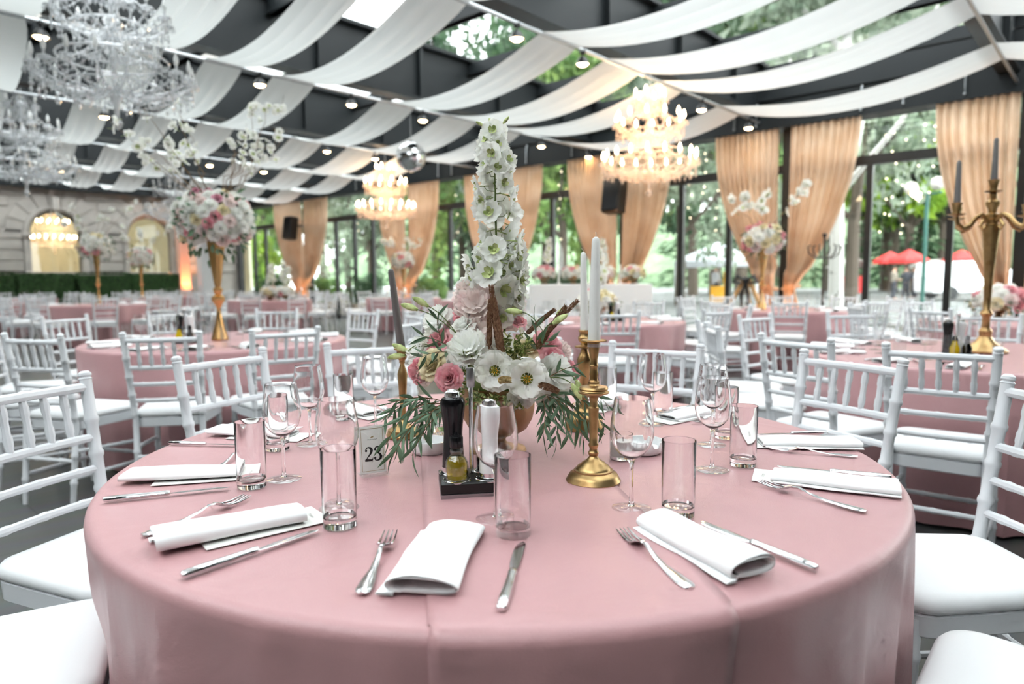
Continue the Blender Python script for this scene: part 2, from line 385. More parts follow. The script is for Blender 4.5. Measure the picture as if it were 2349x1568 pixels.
# ---- end wall: rusticated limestone with arched windows
ARX = [.92 - 8.31, .92 - 5.54, .92 - 2.77, .92, 3.69, 6.46, 9.23]; AR = .71; SPR = 2.68; SILL = 1.5
def wall_end():
    g = G(); top = 5.2; xs0 = -3.4
    N_ = 14
    for k, cx in enumerate(ARX):                       # backing plate with arched holes, cell by cell
        l, r = cx - 1.385, cx + 1.385
        inner = [(cx - AR, SILL)] + [(cx - AR * cos(pi * i / N_), SPR + AR * sin(pi * i / N_)) for i in range(N_ + 1)] + [(cx + AR, SILL)]
        outer = [(l, SILL)] + [(l if i < 3 else r if i > N_ - 3 else l + (r - l) * (i - 3) / (N_ - 6), SPR + (top - SPR) * (min(1, i / 3) if i <= 3 else min(1, (N_ - i) / 3) if i >= N_ - 3 else 1)) for i in range(N_ + 1)] + [(r, SILL)]
        n = len(inner)
        vs = [(x, YE, z) for x, z in inner] + [(x, YE, z) for x, z in outer] + [(x, YE + .35, z) for x, z in inner]
        fs = [(i, i + 1, n + i + 1, n + i) for i in range(n - 1)] + [(i, 2 * n + i, 2 * n + i + 1, i + 1) for i in range(n - 1)]
        g.add(vs, fs, None, True)
        g.box((cx, YE + .17, SILL / 2), (2.77, .34, SILL))
        # voussoirs and archivolt
        for i in range(9):
            a0 = pi * i / 9 + .02; a1 = pi * (i + 1) / 9 - .02
            if i == 4: ro = 1.5
            else: ro = 1.34
            q = [(cx - rr * cos(a), SPR + rr * sin(a)) for rr, a in ((AR + .17, a0), (ro, a0), (ro, a1), (AR + .17, a1))]
            g.add([(x, YE - .05, z) for x, z in q] + [(x, YE, z) for x, z in q], [(0, 1, 2, 3), (0, 4, 5, 1), (1, 5, 6, 2), (2, 6, 7, 3), (3, 7, 4, 0)], None, True)
        pr = [(AR, 0), (AR + .02, -.05), (AR + .1, -.09), (AR + .15, -.07), (AR + .16, 0)]
        m = 20
        vs = [(cx - rr * cos(pi * i / m), YE + dy, SPR + rr * sin(pi * i / m)) for i in range(m + 1) for rr, dy in pr]
        g.add(vs, [(i * 5 + j, i * 5 + j + 1, i * 5 + j + 6, i * 5 + j + 5) for i in range(m) for j in range(4)])
        for s in (-1, 1):                              # piers and imposts
            g.box((cx + s * (AR + .08), YE - .035, (SILL + SPR) / 2), (.17, .07, SPR - SILL))
            g.box((cx + s * (AR + .08), YE - .06, SPR - .05), (.24, .14, .1))
        g.box((cx, YE - .1, SPR + AR + .2), (.2, .22, .4), None, .03)   # keystone
        g.box((cx, YE - .08, SILL - .05), (1.75, .2, .1), None, .015)  # sill
    g.box((11.5, YE + .17, 2.6), (1.8, .34, 5.2))
    xs = [c for c in ARX]
    for j in range(12):                                # courses between the arches
        z0 = SILL + .02 + j * .325; z1 = z0 + .285; zm = (z0 + z1) / 2
        for k in range(-1, len(xs)):
            a = xs[k] if k >= 0 else xs[0] - 2.77; b = xs[k + 1] if k + 1 < len(xs) else 12.3 + 1.0
            if zm < SPR: off = AR + .18
            else:
                d = zm - SPR; off = 1.37 if d < .3 else max(0, sqrt(max(0, 1.5 ** 2 - d * d))) if d < 1.5 else 0
            l = a + off + .02; r = min(b - off - .02, 12.2)
            if r - l > .1: g.box(((l + r) / 2, YE - .025, zm), (r - l, .05, z1 - z0), None, .012)
    g.box((2.2, YE + .2, 5.2), (20.6, .4, .2))
    return g
o = struct(wall_end().obj('wall_end', M_['stone']))
g = G(); g.box((2.2, YE + 1.5, 9.5), (20.6, 2.2, 8.4)); struct(g.obj('wall_end_upper', M_['stone'], smooth=False))
for k, cx in enumerate(ARX):
    g = G(); N_ = 16
    poly = [(cx - AR, SILL)] + [(cx - AR * cos(pi * i / N_), SPR + AR * sin(pi * i / N_)) for i in range(N_ + 1)] + [(cx + AR, SILL)]
    T = Matrix(((1, 0, 0, 0), (0, 0, 1, 0), (0, 1, 0, 0), (0, 0, 0, 1)))
    g.prism(poly, YE + .2, YE + .212, T); o = struct(g.obj('window_arched_%d' % (k + 1), M_['pane'], smooth=False))
    g = G()
    pts = [(cx - AR + .03, YE + .2, SILL), (cx - AR + .03, YE + .2, SPR)] + [(cx - (AR - .03) * cos(pi * i / 14), YE + .2, SPR + (AR - .03) * sin(pi * i / 14)) for i in range(15)] + [(cx + AR - .03, YE + .2, SILL)]
    g.tube(pts, .035, 6); g.obj('window_frame', M_['stoned'], o)
# the room behind the arches: pale yellow plaster, lit from inside
g = G(); g.box((4, 29.2, 2.4), (18, .1, 5)); g.box((4, 27.2, .5), (18, 4, .1)); g.box((4, 27.3, 4.95), (18, 4.2, .1)); g.box((-4.6, 27.2, 2.4), (.1, 4, 5)); g.box((12.9, 27.2, 2.4), (.1, 4, 5))
struct(g.obj('wall_inner_room', M_['plaster'], smooth=False))
for x in (5, 9): light('inner_room_lamp', 'POINT', (x, 27.2, 4.3), 14, (.98, .95, .84), .25)
# ---- boxwood hedge boxes in front of the end wall
for i, x in enumerate([9.0, 7.45, 5.9, 4.35, 2.8, 1.25, -.3]):
    g = G(); rnd = random.Random(i)
    def hf(u, v, k):
        return None
    w2, d2, h2 = .74, .28, 1.43 + (.03 if i % 2 else 0)
    for fc in range(5):
        for q in range(260):
            a, b = rnd.uniform(-1, 1), rnd.uniform(-1, 1)
            if fc == 0: p = (a * w2, -d2, .72 + b * .7)
            elif fc == 1: p = (a * w2, b * d2, h2)
            elif fc == 2: p = (w2, a * d2, .72 + b * .7)
            elif fc == 3: p = (-w2, a * d2, .72 + b * .7)
            else: continue
            e = rnd.uniform(.03, .055); T = Matrix.Translation(V(p)) @ Euler((rnd.uniform(0, 6), rnd.uniform(0, 6), rnd.uniform(0, 6))).to_matrix().to_4x4()
            g.add([(-e, 0, 0), (0, -e * .6, 0), (e, 0, 0), (0, e * .6, 0)], [(0, 1, 2, 3)], T)
    g.box((0, 0, .75), (1.44, .52, 1.3))
    o = g.obj('hedge_block', M_['box'], smooth=False); o.location = (x, 24.35 - .12 * (i % 2), 0)
    tag(o, ['clipped boxwood hedge block under the arched window nearest the corner', 'clipped boxwood hedge block below the pier between the two arched windows', 'clipped boxwood hedge block under the arched window with the lit chandelier', 'clipped boxwood hedge block left of the window with the chandelier', 'clipped boxwood hedge block second from the left edge of the hall', 'clipped boxwood hedge block at the left edge of the hall', 'clipped boxwood hedge block beyond the left edge'][i], 'hedge', 'boxwood hedge blocks along the stone wall')
# ---- corner: terracotta pilaster with amber floor uplight, white pedestal with moving head lamp
t = thing('pilaster', 'terracotta painted pilaster beside the right arched window, glowing amber at its foot', 'pilaster', (10.12, 24.6, 0))
g = G(); g.box((0, 0, .5), (.46, .4, 1.0), None, .02); g.obj('plinth', M_['pinkcol'], t)
g = G(); g.box((0, 0, 2.0), (.34, .3, 2.0), None, .01); g.obj('shaft', M_['pinkcol'], t)
g = G(); g.box((0, 0, 3.1), (.46, .4, .2), None, .03); g.obj('capital', M_['pinkcol'], t)
light('pilaster_uplight', 'SPOT', (10.12, 24.0, .75), 40, (1, .36, .12), .08, (radians(150), 0, 0), radians(80))
t = thing('pedestal', 'white square pedestal by the far corner of the hall', 'pedestal', (10.45, 23.6, 0))
g = G(); g.box((0, 0, 1.25), (.42, .42, 2.5), None, .01); g.obj('shaft', M_['white'], t)
g = G(); g.box((0, 0, 2.53), (.5, .5, .06), None, .01); g.obj('top', M_['white'], t)
t = thing('stage_light', 'black moving head stage light standing on the white pedestal', 'stage light', (10.45, 23.6, 2.56))
g = G(); g.box((0, 0, .06), (.34, .34, .12), None, .02); g.obj('base', M_['blackm'], t)
for s in (-1, 1):
    g = G(); g.box((s * .16, 0, .25), (.04, .14, .3), None, .01); g.obj('yoke', M_['blackm'], t)
g = G(); g.lathe([(0, -.16), (.1, -.15), (.12, .05), (.13, .14), (0, .14)], 16, Matrix.Translation((0, 0, .34)) @ Euler((radians(75), 0, radians(-40))).to_matrix().to_4x4()); g.obj('head', M_['blackm'], t)
g = G(); g.lathe([(.11, .145), (0, .155)], 16, Matrix.Translation((0, 0, .34)) @ Euler((radians(75), 0, radians(-40))).to_matrix().to_4x4()); g.obj('lens', M_['mirror'], t)
# ---- ceiling drapes: long voile strips laid over the rods
BANDS = [(11.42, .86), (9.5, .74), (8.26, .86), (6.92, .74), (5.15, .66), (4.17, .52), (3.2, .52), (1.45, 1.35)]
ORD = ['nearest the window wall', 'second from the window wall', 'third from the window wall', 'fourth from the window wall', 'fifth from the window wall', 'sixth from the window wall', 'seventh, behind the near unlit chandelier', 'widest and farthest from the windows']
def bandx(v, y): return v + .145 * (y - 8.6)
for i, (v, wd) in enumerate(BANDS):
    ys = [y for y in RODS if bandx(v, y) < 11.75]
    g = G(); rows = []
    for a, b in zip(ys, ys[1:]):
        for k in range(16 if b < ys[-1] else 17):
            t_ = k / 16; y = a + (b - a) * t_; z = ZR + .02 - .26 * 4 * t_ * (1 - t_); pin = 1 - .08 * (2 * t_ - 1) ** 8
            rows.append((y, z, pin, t_))
    nu = 10
    vs = [(bandx(v, y) + (u / nu - .5) * wd * pin, y, z + .018 * cos(u * 2.1 + i) * (1 - (2 * t_ - 1) ** 4) - .03 * (1 - (2 * u / nu - 1) ** 2) * 4 * t_ * (1 - t_)) for y, z, pin, t_ in rows for u in range(nu + 1)]
    fs = [(j * (nu + 1) + u, j * (nu + 1) + u + 1, (j + 1) * (nu + 1) + u + 1, (j + 1) * (nu + 1) + u) for j in range(len(rows) - 1) for u in range(nu)]
    g.add(vs, fs)
    o = g.obj('ceiling_drape', M_['drape'])
    tag(o, 'white voile ceiling drape sagging between rods, ' + ORD[i], 'drape', 'white voile drapes under the glass roof')
for i, y in enumerate(RODS):
    g = G(); g.tube([(-7.9, y, ZR), (12.06, y, ZR)], .022, 8)
    struct(g.obj('trim_rod', M_['chrome']))
# ---- spot lamps under the rods
RN = {1.34: 'nearest', 5.0: 'second', 8.6: 'third', 12.0: 'fourth', 15.3: 'fifth', 18.5: 'sixth'}
LAMPS = {8.6: [11.95, 10.4, 7.41, 6.05, 4.63, 2.2], 5.0: [11.6, 9.87, 6.82, 5.64], 12.0: [9.0, 7.83, 3.85], 15.3: [8.25, 6.97], 18.5: [4.95]}
ON = ['first', 'second', 'third', 'fourth', 'fifth', 'sixth']
lamp0 = None
for y in LAMPS:
    for k, x in enumerate(LAMPS[y]):
        lb = 'round warm spot lamp on the %s ceiling rod, %s from the window wall' % (RN[y], ON[k])
        if lamp0 is None:
            lamp0 = thing('spot_lamp', lb, 'lamp', (x, y, ZR), 0, 'warm spot lamps under the ceiling rods')
            g = G(); g.box((0, 0, -.02), (.05, .07, .05), None, .008); g.tube([(0, 0, -.03), (0, 0, -.09)], .012, 8); g.obj('clamp', M_['blackm'], lamp0)
            g = G(); g.lathe([(0, -.08), (.04, -.085), (.06, -.11), (.085, -.17), (.082, -.17), (.055, -.115), (0, -.1)], 18); g.obj('lamp_shade', M_['blackm'], lamp0)
            g = G(); g.lathe([(0, -.105), (.05, -.13), (.07, -.155), (.045, -.18), (0, -.19)], 16); g.obj('bulb', M_['lampglow'], lamp0)
        else: dup(lamp0, (x, y, ZR), U(0, 6), lb)
# ---- chandeliers
def flame(h=.115, r=.021): return [(.008, 0), (r * .8, .012), (r, .038), (r * .9, .06), (r * .5, .09), (0, h)]
def octa(g, p, r, h, M=None):
    x, y, z = p; g.add([(x, y, z + h), (x + r, y, z), (x, y + r, z), (x - r, y, z), (x, y - r, z), (x, y, z - h * 1.3)], [(0, 1, 2), (0, 2, 3), (0, 3, 4), (0, 4, 1), (5, 2, 1), (5, 3, 2), (5, 4, 3), (5, 1, 4)], M, True)
def chandelier(name, label, loc, lit, full=True, rz=0):
    t = thing(name, label, 'chandelier', loc, rz, 'three tier crystal chandeliers')
    cr = M_['crystal_lit'] if lit else M_['crystal']; bm = M_['bulb'] if lit else M_['bulboff']
    g = G(); g.lathe([(0, -.42), (.03, -.4), (.05, -.36), (.02, -.31), (.03, -.2), (.06, -.12), (.03, -.05), (.02, .1), (.05, .2), (.03, .3), (.02, .45), (.05, .55), (.02, .62), (.02, .8), (.06, .88), (.03, .95), (.012, 1.05), (0, 1.06)], 14)
    g.obj('stem', M_['crystal'] if not lit else M_['crystal_lit'], t)
    g = G()
    for k in range(int((4.1 - loc[2] - 1.05) / .05) + 1):
        z = 1.07 + k * .05; a = (k % 2) * pi / 2
        g.tube([(.014 * cos(a) * cos(q), .014 * sin(a) * cos(q), z + .03 * sin(q)) for q in [2 * pi * j / 8 for j in range(8)]], .004, 5, closed=True)
    g.obj('chain', M_['chrome'], t)
    TI = [(.64, .30, 18, .0), (.46, .83, 12, .3), (.2, 1.15, 6, .1)]; TI = [(r, z - .24, n, a) for r, z, n, a in TI]
    arm_m, blb_m, drop_m, gar_m = {}, None, None, {}
    g = G(); g.lathe(flame(), 10); blb_m = g.mesh('bulb', bm)
    g = G(); octa(g, (0, 0, -.015), .009, .012); g.tube([(0, 0, -.02), (0, 0, -.05)], .002, 4); octa(g, (0, 0, -.055), .016, .028); drop_m = g.mesh('crystal_drop', cr)
    for ti, (R, z, n, a0) in enumerate(TI):
        g = G(); g.tube([(.03, 0, -.1), (R * .3, 0, -.17), (R * .65, 0, -.15), (R * .93, 0, -.07), (R, 0, -.03)], [.01, .012, .012, .01, .01], 6)
        g.lathe([(0, -.035), (.02, -.035), (.058, -.01), (.055, -.004), (.012, -.015), (.012, .045), (0, .045)], 12, Matrix.Translation((R, 0, 0)))
        for q in range(8):
            aa = q * pi / 4; octa(g, (R + .055 * cos(aa), .055 * sin(aa), -.035), .009, .022)
        for q in range(5):
            u = .35 + q * .14; octa(g, (R * u, .03 * (-1) ** q, -.2 + .05 * (q % 2)), .017, .03)
        for q in range(4): octa(g, (R, 0, -.055 - q * .045), .012 + .002 * (q == 3) * 3, .022)
        am = g.mesh('arm', cr)
        g = G(); zt = .34 if ti < 2 else .18
        g.tube([(.05 + (R - .07) * u, 0, zt * (1 - u) ** 1.7) for u in [q / 10 for q in range(11)]], .003, 4); g.tube([(R - .02 - R * .55 * u, 0, -.07 - .16 * sin(u * pi / 2)) for u in [q / 6 for q in range(7)]], .003, 4); g.tube([(R - .03, 0, 0), (R - .02, 0, -.07)], .003, 4)
        for q in range(11):
            u = q / 10; octa(g, (.05 + (R - .07) * u, 0, zt * (1 - u) ** 1.7 + .0 * u), .013, .016)
        for q in range(7):
            u = q / 6; octa(g, (R - .02 - (R * .55) * u, 0, -.07 - .16 * sin(u * pi / 2)), .012, .016)
        gm = g.mesh('bead_garland', cr)
        for k in range(n):
            a = a0 + 2 * pi * k / n; M = Matrix.Translation((0, 0, z)) @ Matrix.Rotation(a, 4, 'Z')
            if full or k % 2 == 0: link('arm', am, t, M=M)
            link('bulb', blb_m, t, M=M @ Matrix.Translation((R, 0, .045)))
            if full or k % 2 == 0: link('bead_garland', gm, t, M=M @ Matrix.Rotation(pi / n, 4, 'Z'))
            if full:
                for q in range(2 if ti < 2 else 1):
                    link('crystal_drop', drop_m, t, M=M @ Matrix.Rotation(pi / n * q * 1.0, 4, 'Z') @ Matrix.Translation((R * (1 if q == 0 else .86), 0, -.08 - .04 * q)))
        g = G(); g.tube([((R * .62) * cos(2 * pi * j / 32), (R * .62) * sin(2 * pi * j / 32), z - .1) for j in range(32)], .011, 6, closed=True)
        if ti == 0:
            for rr in (.3, .45): g.tube([(rr * cos(2 * pi * j / 28), rr * sin(2 * pi * j / 28), z + .3 - rr * .35) for j in range(28)], .012, 6, closed=True)
        g.obj('tier_ring', cr, t)
    if lit:
        for dz in (.15, .65): light('chandelier_glow', 'POINT', (loc[0], loc[1], loc[2] + dz), 6, (1, .66, .40), .3)
    return t
def chz(px, py, d): p = at(px, py, d); return (p.x, p.y)
x, y = chz(262, 150, 6.4); chandelier('chandelier', 'near unlit crystal chandelier with white bulbs, largest in the photo', (x, y, 2.99), False)
x, y = chz(58, 380, 10.3); chandelier('chandelier', 'unlit crystal chandelier behind the largest one, cut by the edge of the photo', (x, y, 2.87), False, True, .2)
x, y = chz(405, 480, 16); chandelier('chandelier', 'farthest unlit crystal chandelier, seen beside the flower ball', (x, y, 2.75), False, False, .1)
x, y = chz(1490, 330, 9.7); chandelier('chandelier', 'nearer lit crystal chandelier with glowing candle bulbs', (x, y, 2.74), True, True, .15)
x, y = chz(885, 450, 15.7); chandelier('chandelier', 'farther lit crystal chandelier below the mirror ball', (x, y, 2.74), True, True, .4)
chandelier('chandelier', 'lit chandelier seen inside the left arched window', (6.9, 27.0, 2.55), True, False, .3)
# ---- mirror ball
p = at(943, 360, 11.9)
t = thing('mirror_ball', 'silver mirror ball hanging under the drapes above the flower spike', 'mirror ball', (p.x, p.y, p.z))
g = G(); g.lathe([(.25 * sin(pi * i / 20) if 0 < i < 20 else 0, -.25 * cos(pi * i / 20)) for i in range(21)], 38); g.obj('sphere', M_['mirror'], t, smooth=False)
g = G(); g.lathe([(0, .24), (.05, .24), (.05, .27), (.015, .28), (0, .285)], 14); g.obj('cap', M_['brushed'], t)
g = G(); g.tube([(0, 0, .28), (0, 0, 4.05 - p.z)], .006, 6); g.obj('cord', M_['chrome'], t)
# ---- curtains
CURT = [(1.25, 2.3, 1), (1.12, .1, 1), (3.31, 4.46, 0), (4.64, 5.82, 1), (6.68, 7.8, 0), (8.0, 9.2, 1), (9.93, 11.15, 0), (11.35, 12.45, 1), (13.36, 14.66, 0), (14.84, 16.0, 1), (18.5, 19.9, 0), (20.1, 21.75, 1)]
CURT = [(1.28, 2.3), (1.12, .0), (4.46, 3.31), (4.64, 5.82), (7.8, 6.68), (8.0, 9.2), (11.15, 9.93), (11.35, 12.45), (14.66, 13.36), (14.84, 16.0), (19.9, 18.5), (20.1, 21.75)]
CN = ['peach curtain right of the brass candelabrum, drawn towards the column', 'peach curtain cut by the edge of the photo, second right of the candelabrum', 'peach curtain behind the coat stand', 'peach curtain behind the gold vase on the window side', 'peach curtain behind the nearer lit chandelier, right of the speaker', 'peach curtain left of the hanging speaker, below the nearer lit chandelier', 'peach curtain just right of the tall flower spike', 'peach curtain hidden behind the tall flower spike', 'peach curtain right of the farther lit chandelier, glowing orange at its foot', 'peach curtain behind the farther lit chandelier', 'far peach curtain right of the small black speaker', 'far peach curtain left of the small black speaker, nearest the end wall']
for i, (ya, yb) in enumerate(CURT):
    s = 1 if yb > ya else -1; wd = abs(yb - ya); nf = int(wd / .105); TZ = 1.0
    rnd = random.Random(i + 5); ph = [rnd.uniform(-.5, .5) for _ in range(40)]
    def cf(u, v):
        z = 3.77 * (1 - v)
        if z > TZ:
            q = (3.77 - z) / (3.77 - TZ); sp = wd + (.2 - wd) * (q ** 2.1); y0 = .0
        else:
            q = (TZ - z) / TZ; sp = .2 + .28 * q ** .7; y0 = -.1 * q
        b = sin(pi * 2 * nf * u + ph[int(u * nf) % 40]) * (.075 if z > TZ else .045)
        if z > TZ: b *= .6 + .5 * min(1, q * 1.5)
        lag = u ** 1.0
        bow = .18 * sin(pi * min(1, (3.77 - z) / 2.77)) * u if z > TZ else 0
        return (12.05 + b - .1 * (z < 1.3) , ya + s * (y0 + sp * lag + .02 * sin(9 * u + i)), z)
    g = G(); g.grid(cf, max(24, nf * 7), 36)
    t = g.obj('curtain', M_['curtain']); tag(t, CN[i], 'curtain', 'peach curtains on the window wall')
    g = G(); g.tube([(12.05 + .1 * cos(a), ya + s * (.1 + .14 * sin(a)), TZ + .02 + .03 * sin(a)) for a in [2 * pi * k / 16 for k in range(16)]], .03, 6, closed=True)
    g.obj('tieback', M_['curtain'], t)
for y in (1.2, 4.55, 7.9, 11.25, 14.75, 20.0):
    for s in (-1, 1):
        light('curtain_uplight', 'SPOT', (11.7, y + s * .35, .28), 16, (1, .46, .2), .05, (radians(180), radians(12), 0), radians(70))
    t = thing('floor_uplight', 'small black floor uplight at the foot of the curtains by the %s column' % {1.2: 'rightmost', 4.55: 'coat stand', 7.9: 'nearer speaker', 11.25: 'flower spike', 14.75: 'farther lit chandelier', 20.0: 'far speaker'}[y], 'uplight', (11.7, y - .35, 0))
    g = G(); g.lathe([(0, 0), (.09, 0), (.09, .2), (.07, .22), (0, .22)], 14); g.obj('housing', M_['blackm'], t)
    g = G(); g.lathe([(.068, .222), (0, .226)], 14); g.obj('lens', M_['lamporange'], t)
# ---- hanging speakers
for y, lb in ((7.75, 'black hanging loudspeaker between the curtains below the nearer lit chandelier'), (20.05, 'small black hanging loudspeaker between the two far curtains')):
    t = thing('loudspeaker', lb, 'loudspeaker', (11.6, y, 2.5))
    g = G(); g.box((0, 0, .36), (.3, .42, .74), Matrix.Rotation(radians(8), 4, 'Y'), .03); g.obj('cabinet', M_['blackm'], t)
    g = G(); g.box((-.16, 0, .36), (.012, .36, .66), Matrix.Rotation(radians(8), 4, 'Y')); g.obj('grille', M_['black'], t)
    g = G(); g.tube([(.15, 0, .4), (.3, 0, .45), (.62, 0, .45)], .03, 8); g.obj('bracket', M_['blackm'], t)
# ---- coat stand by the windows
t = thing('coat_stand', 'dark wooden coat stand with curled hooks before the peach curtain', 'coat stand', (11.0, 3.5, 0))
g = G(); g.tube([(0, 0, 0.1), (0, 0, .9), (0, 0, 1.8)], [.03, .022, .02], 8); g.ball((0, 0, 1.83), .035); g.obj('pole', M_['iron'], t)
for k in range(6):
    a = k * pi / 3; g = G(); g.tube([(cos(a) * r, sin(a) * r, z) for r, z in ((.02, 1.5), (.12, 1.48), (.22, 1.56), (.24, 1.66), (.19, 1.68))], .011, 6); g.obj('hook', M_['iron'], t)
for k in range(4):
    a = k * pi / 2 + .4; g = G(); g.tube([(cos(a) * r, sin(a) * r, z) for r, z in ((.02, .3), (.14, .22), (.28, .03))], .018, 6); g.obj('leg', M_['iron'], t)
# ---- golden easel legs and black bow at the curtain behind the window side vase
t = thing('easel', 'golden wooden easel with a black bow before the tied curtains', 'easel', (11.2, 4.75, 0))
for s in (-1, 1):
    g = G(); g.tube([(.3 * -abs(s) * 0 - .1, s * .05, 1.15), (-.25, s * .62, .02)], .035, 6); g.obj('leg', M_['wood'], t)
g = G(); g.tube([(-.1, 0, 1.15), (.3, 0, .02)], .035, 6); g.obj('leg', M_['wood'], t)
g = G(); g.ball((-.14, 0, 1.15), (.05, .06, .06))
for s in (-1, 1): g.tube([(-.15, 0, 1.15), (-.16, s * .14, 1.22), (-.16, s * .2, 1.12), (-.15, s * .05, 1.1)], [.02, .05, .06, .02], 8, flat=.6); g.tube([(-.15, 0, 1.12), (-.17, s * .06, .9), (-.17, s * .05, .6)], [.03, .05, .04], 8, flat=.5)
g.obj('bow', M_['blackm'], t)
# ================================================================ OUTDOORS
def crown_mesh(name, m, R, H, n, leaf, seed, z0=0):
    g = G(); r = random.Random(seed)
    cl = [(r.uniform(-.75, .75), r.uniform(-.75, .75), r.uniform(.05, .95), r.uniform(.25, .5)) for _ in range(26)]
    for k in range(n):
        c = cl[k % 26]
        while True:
            d = V((r.gauss(0, 1), r.gauss(0, 1), r.gauss(0, 1)))
            if d.length > .1: break
        d.normalize(); rr = c[3] * r.uniform(.55, 1.05)
        taper = 1 - .45 * max(0, c[2] - .4)
        p = V(((c[0] * taper + d.x * rr) * R, (c[1] * taper + d.y * rr) * R, z0 + (c[2] + d.z * rr * .45) * H))
        e = leaf * r.uniform(.6, 1.3)
        T = Matrix.Translation(p) @ Euler((r.uniform(0, 6.3), r.uniform(0, 6.3), r.uniform(0, 6.3))).to_matrix().to_4x4()
        g.add([(-e, 0, 0), (-.1 * e, -e * .45, .12 * e), (e, 0, 0), (.1 * e, e * .45, .12 * e)], [(0, 1, 2), (0, 2, 3)], T, True)
    return g.mesh(name, m, False)
def trunk_mesh(m, h, r, seed):
    g = G(); q = random.Random(seed)
    pts = [(q.uniform(-.08, .08) * i * .4, q.uniform(-.08, .08) * i * .4, h * i / 5) for i in range(6)]
    g.tube(pts, [r * (1 - .11 * i) for i in range(6)], 8)
    for k in range(6):
        b = pts[2 + k % 4]; a = k * 1.1; L_ = h * .35
        g.tube([b, (b[0] + cos(a) * L_ * .5, b[1] + sin(a) * L_ * .5, b[2] + L_ * .5), (b[0] + cos(a) * L_ * .8, b[1] + sin(a) * L_ * .8, b[2] + L_)], [r * .4, r * .28, r * .1], 6)
    return g.mesh('trunk', m)
CR = {}
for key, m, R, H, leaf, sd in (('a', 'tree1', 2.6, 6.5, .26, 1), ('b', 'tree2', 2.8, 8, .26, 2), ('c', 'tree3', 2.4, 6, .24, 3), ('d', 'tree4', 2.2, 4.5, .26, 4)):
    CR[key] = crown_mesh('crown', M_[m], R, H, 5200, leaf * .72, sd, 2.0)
TM = trunk_mesh(M_['trunk'], 6, .2, 4); BM = trunk_mesh(M_['birch'], 7, .16, 5)
KN = {'a': 'green leafy tree', 'b': 'dark green tree', 'c': 'grey green tree', 'd': 'lime green young tree'}
def outp(px, X):
    d = ray(px, 640); return d.y / d.x * X
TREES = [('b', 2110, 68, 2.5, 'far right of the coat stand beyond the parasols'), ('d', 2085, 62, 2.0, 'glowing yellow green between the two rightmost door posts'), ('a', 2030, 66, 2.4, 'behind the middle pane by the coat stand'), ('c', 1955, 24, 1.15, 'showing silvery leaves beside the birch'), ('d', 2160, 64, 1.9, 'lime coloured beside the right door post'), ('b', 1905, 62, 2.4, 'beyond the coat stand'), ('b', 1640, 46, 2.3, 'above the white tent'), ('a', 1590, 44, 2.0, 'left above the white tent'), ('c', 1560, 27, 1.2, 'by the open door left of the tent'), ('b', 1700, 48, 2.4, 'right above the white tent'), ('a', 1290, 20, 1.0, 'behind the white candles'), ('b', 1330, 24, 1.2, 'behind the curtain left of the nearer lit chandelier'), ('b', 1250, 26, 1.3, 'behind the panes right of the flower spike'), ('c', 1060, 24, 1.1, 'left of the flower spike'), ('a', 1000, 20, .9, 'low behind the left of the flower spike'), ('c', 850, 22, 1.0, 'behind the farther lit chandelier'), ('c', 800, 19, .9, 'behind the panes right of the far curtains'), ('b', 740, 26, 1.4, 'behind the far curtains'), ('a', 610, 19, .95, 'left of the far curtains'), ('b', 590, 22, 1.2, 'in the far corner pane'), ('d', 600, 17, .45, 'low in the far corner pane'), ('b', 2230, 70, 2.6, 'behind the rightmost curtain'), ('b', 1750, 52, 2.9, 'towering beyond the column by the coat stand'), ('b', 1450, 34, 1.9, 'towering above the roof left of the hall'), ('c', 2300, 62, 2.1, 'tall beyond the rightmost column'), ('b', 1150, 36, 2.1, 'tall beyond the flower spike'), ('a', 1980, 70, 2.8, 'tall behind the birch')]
for k, px, X, s, where in TREES:
    t = thing('tree', KN[k] + ' outside, ' + where, 'tree', (X, outp(px, X), 0), U(0, 6), 'trees beyond the windows'); t.scale = (s, s, s * U(.95, 1.15))
    o = link('crown', CR[k], t); link('trunk', TM, t)
    if X > 40: o.location = (0, 0, .9)
# tall dark firs seen through the roof glass
g = G(); r_ = random.Random(8)
for k in range(2600):
    h = r_.random(); a = r_.uniform(0, 6.283); rad = (1 - h) ** .8 * 2.3 * (.35 + .65 * sqrt(r_.random())) * (1 + .25 * sin(h * 60))
    e = r_.uniform(.18, .4); T = Matrix.Translation((rad * cos(a), rad * sin(a), 1 + h * 13 - rad * .3)) @ Euler((r_.uniform(-.5, .5), r_.uniform(-.2, .6), a)).to_matrix().to_4x4()
    g.add([(-e, 0, 0), (0, -e * .3, 0), (e, 0, -.1), (0, e * .3, 0)], [(0, 1, 2, 3)], T, True)
FM = g.mesh('crown', M_['tree2'], False)
for px, py, d, H, wh in ((1640, 40, 56, 25, 'seen through the roof glass, upper right'), (1790, 30, 62, 27, 'seen faintly through the roof glass at the upper edge'), (1000, 120, 60, 25, 'seen through the roof glass above the flower spike'), (2050, 30, 58, 26, 'seen through the roof glass above the coat stand'), (2120, 20, 62, 27, 'seen through the roof glass above the rightmost door post')):
    p = at(px, 600, d); t = thing('fir_tree', 'dark fir tree outside, ' + wh, 'fir tree', (p.x, p.y, 0), U(0, 6), 'firs beyond the roof'); t.scale = (1.9, 1.9, H / 14)
    link('crown', FM, t); g = G(); g.tube([(0, 0, 0), (0, 0, 13.5)], [.22, .04], 8); g.obj('trunk', M_['trunk'], t)
# wooded hill
def hill(u, v):
    X = 80 + v * 40; Y = -70 + u * 200
    return (X, Y, 26 * v ** .7 * (.75 + .25 * sin(Y * .06 + 1)) + 1.2 * sin(Y * .4 + X) * v)
g = G(); g.grid(hill, 80, 24); struct(g.obj('hill', M_['hill']))
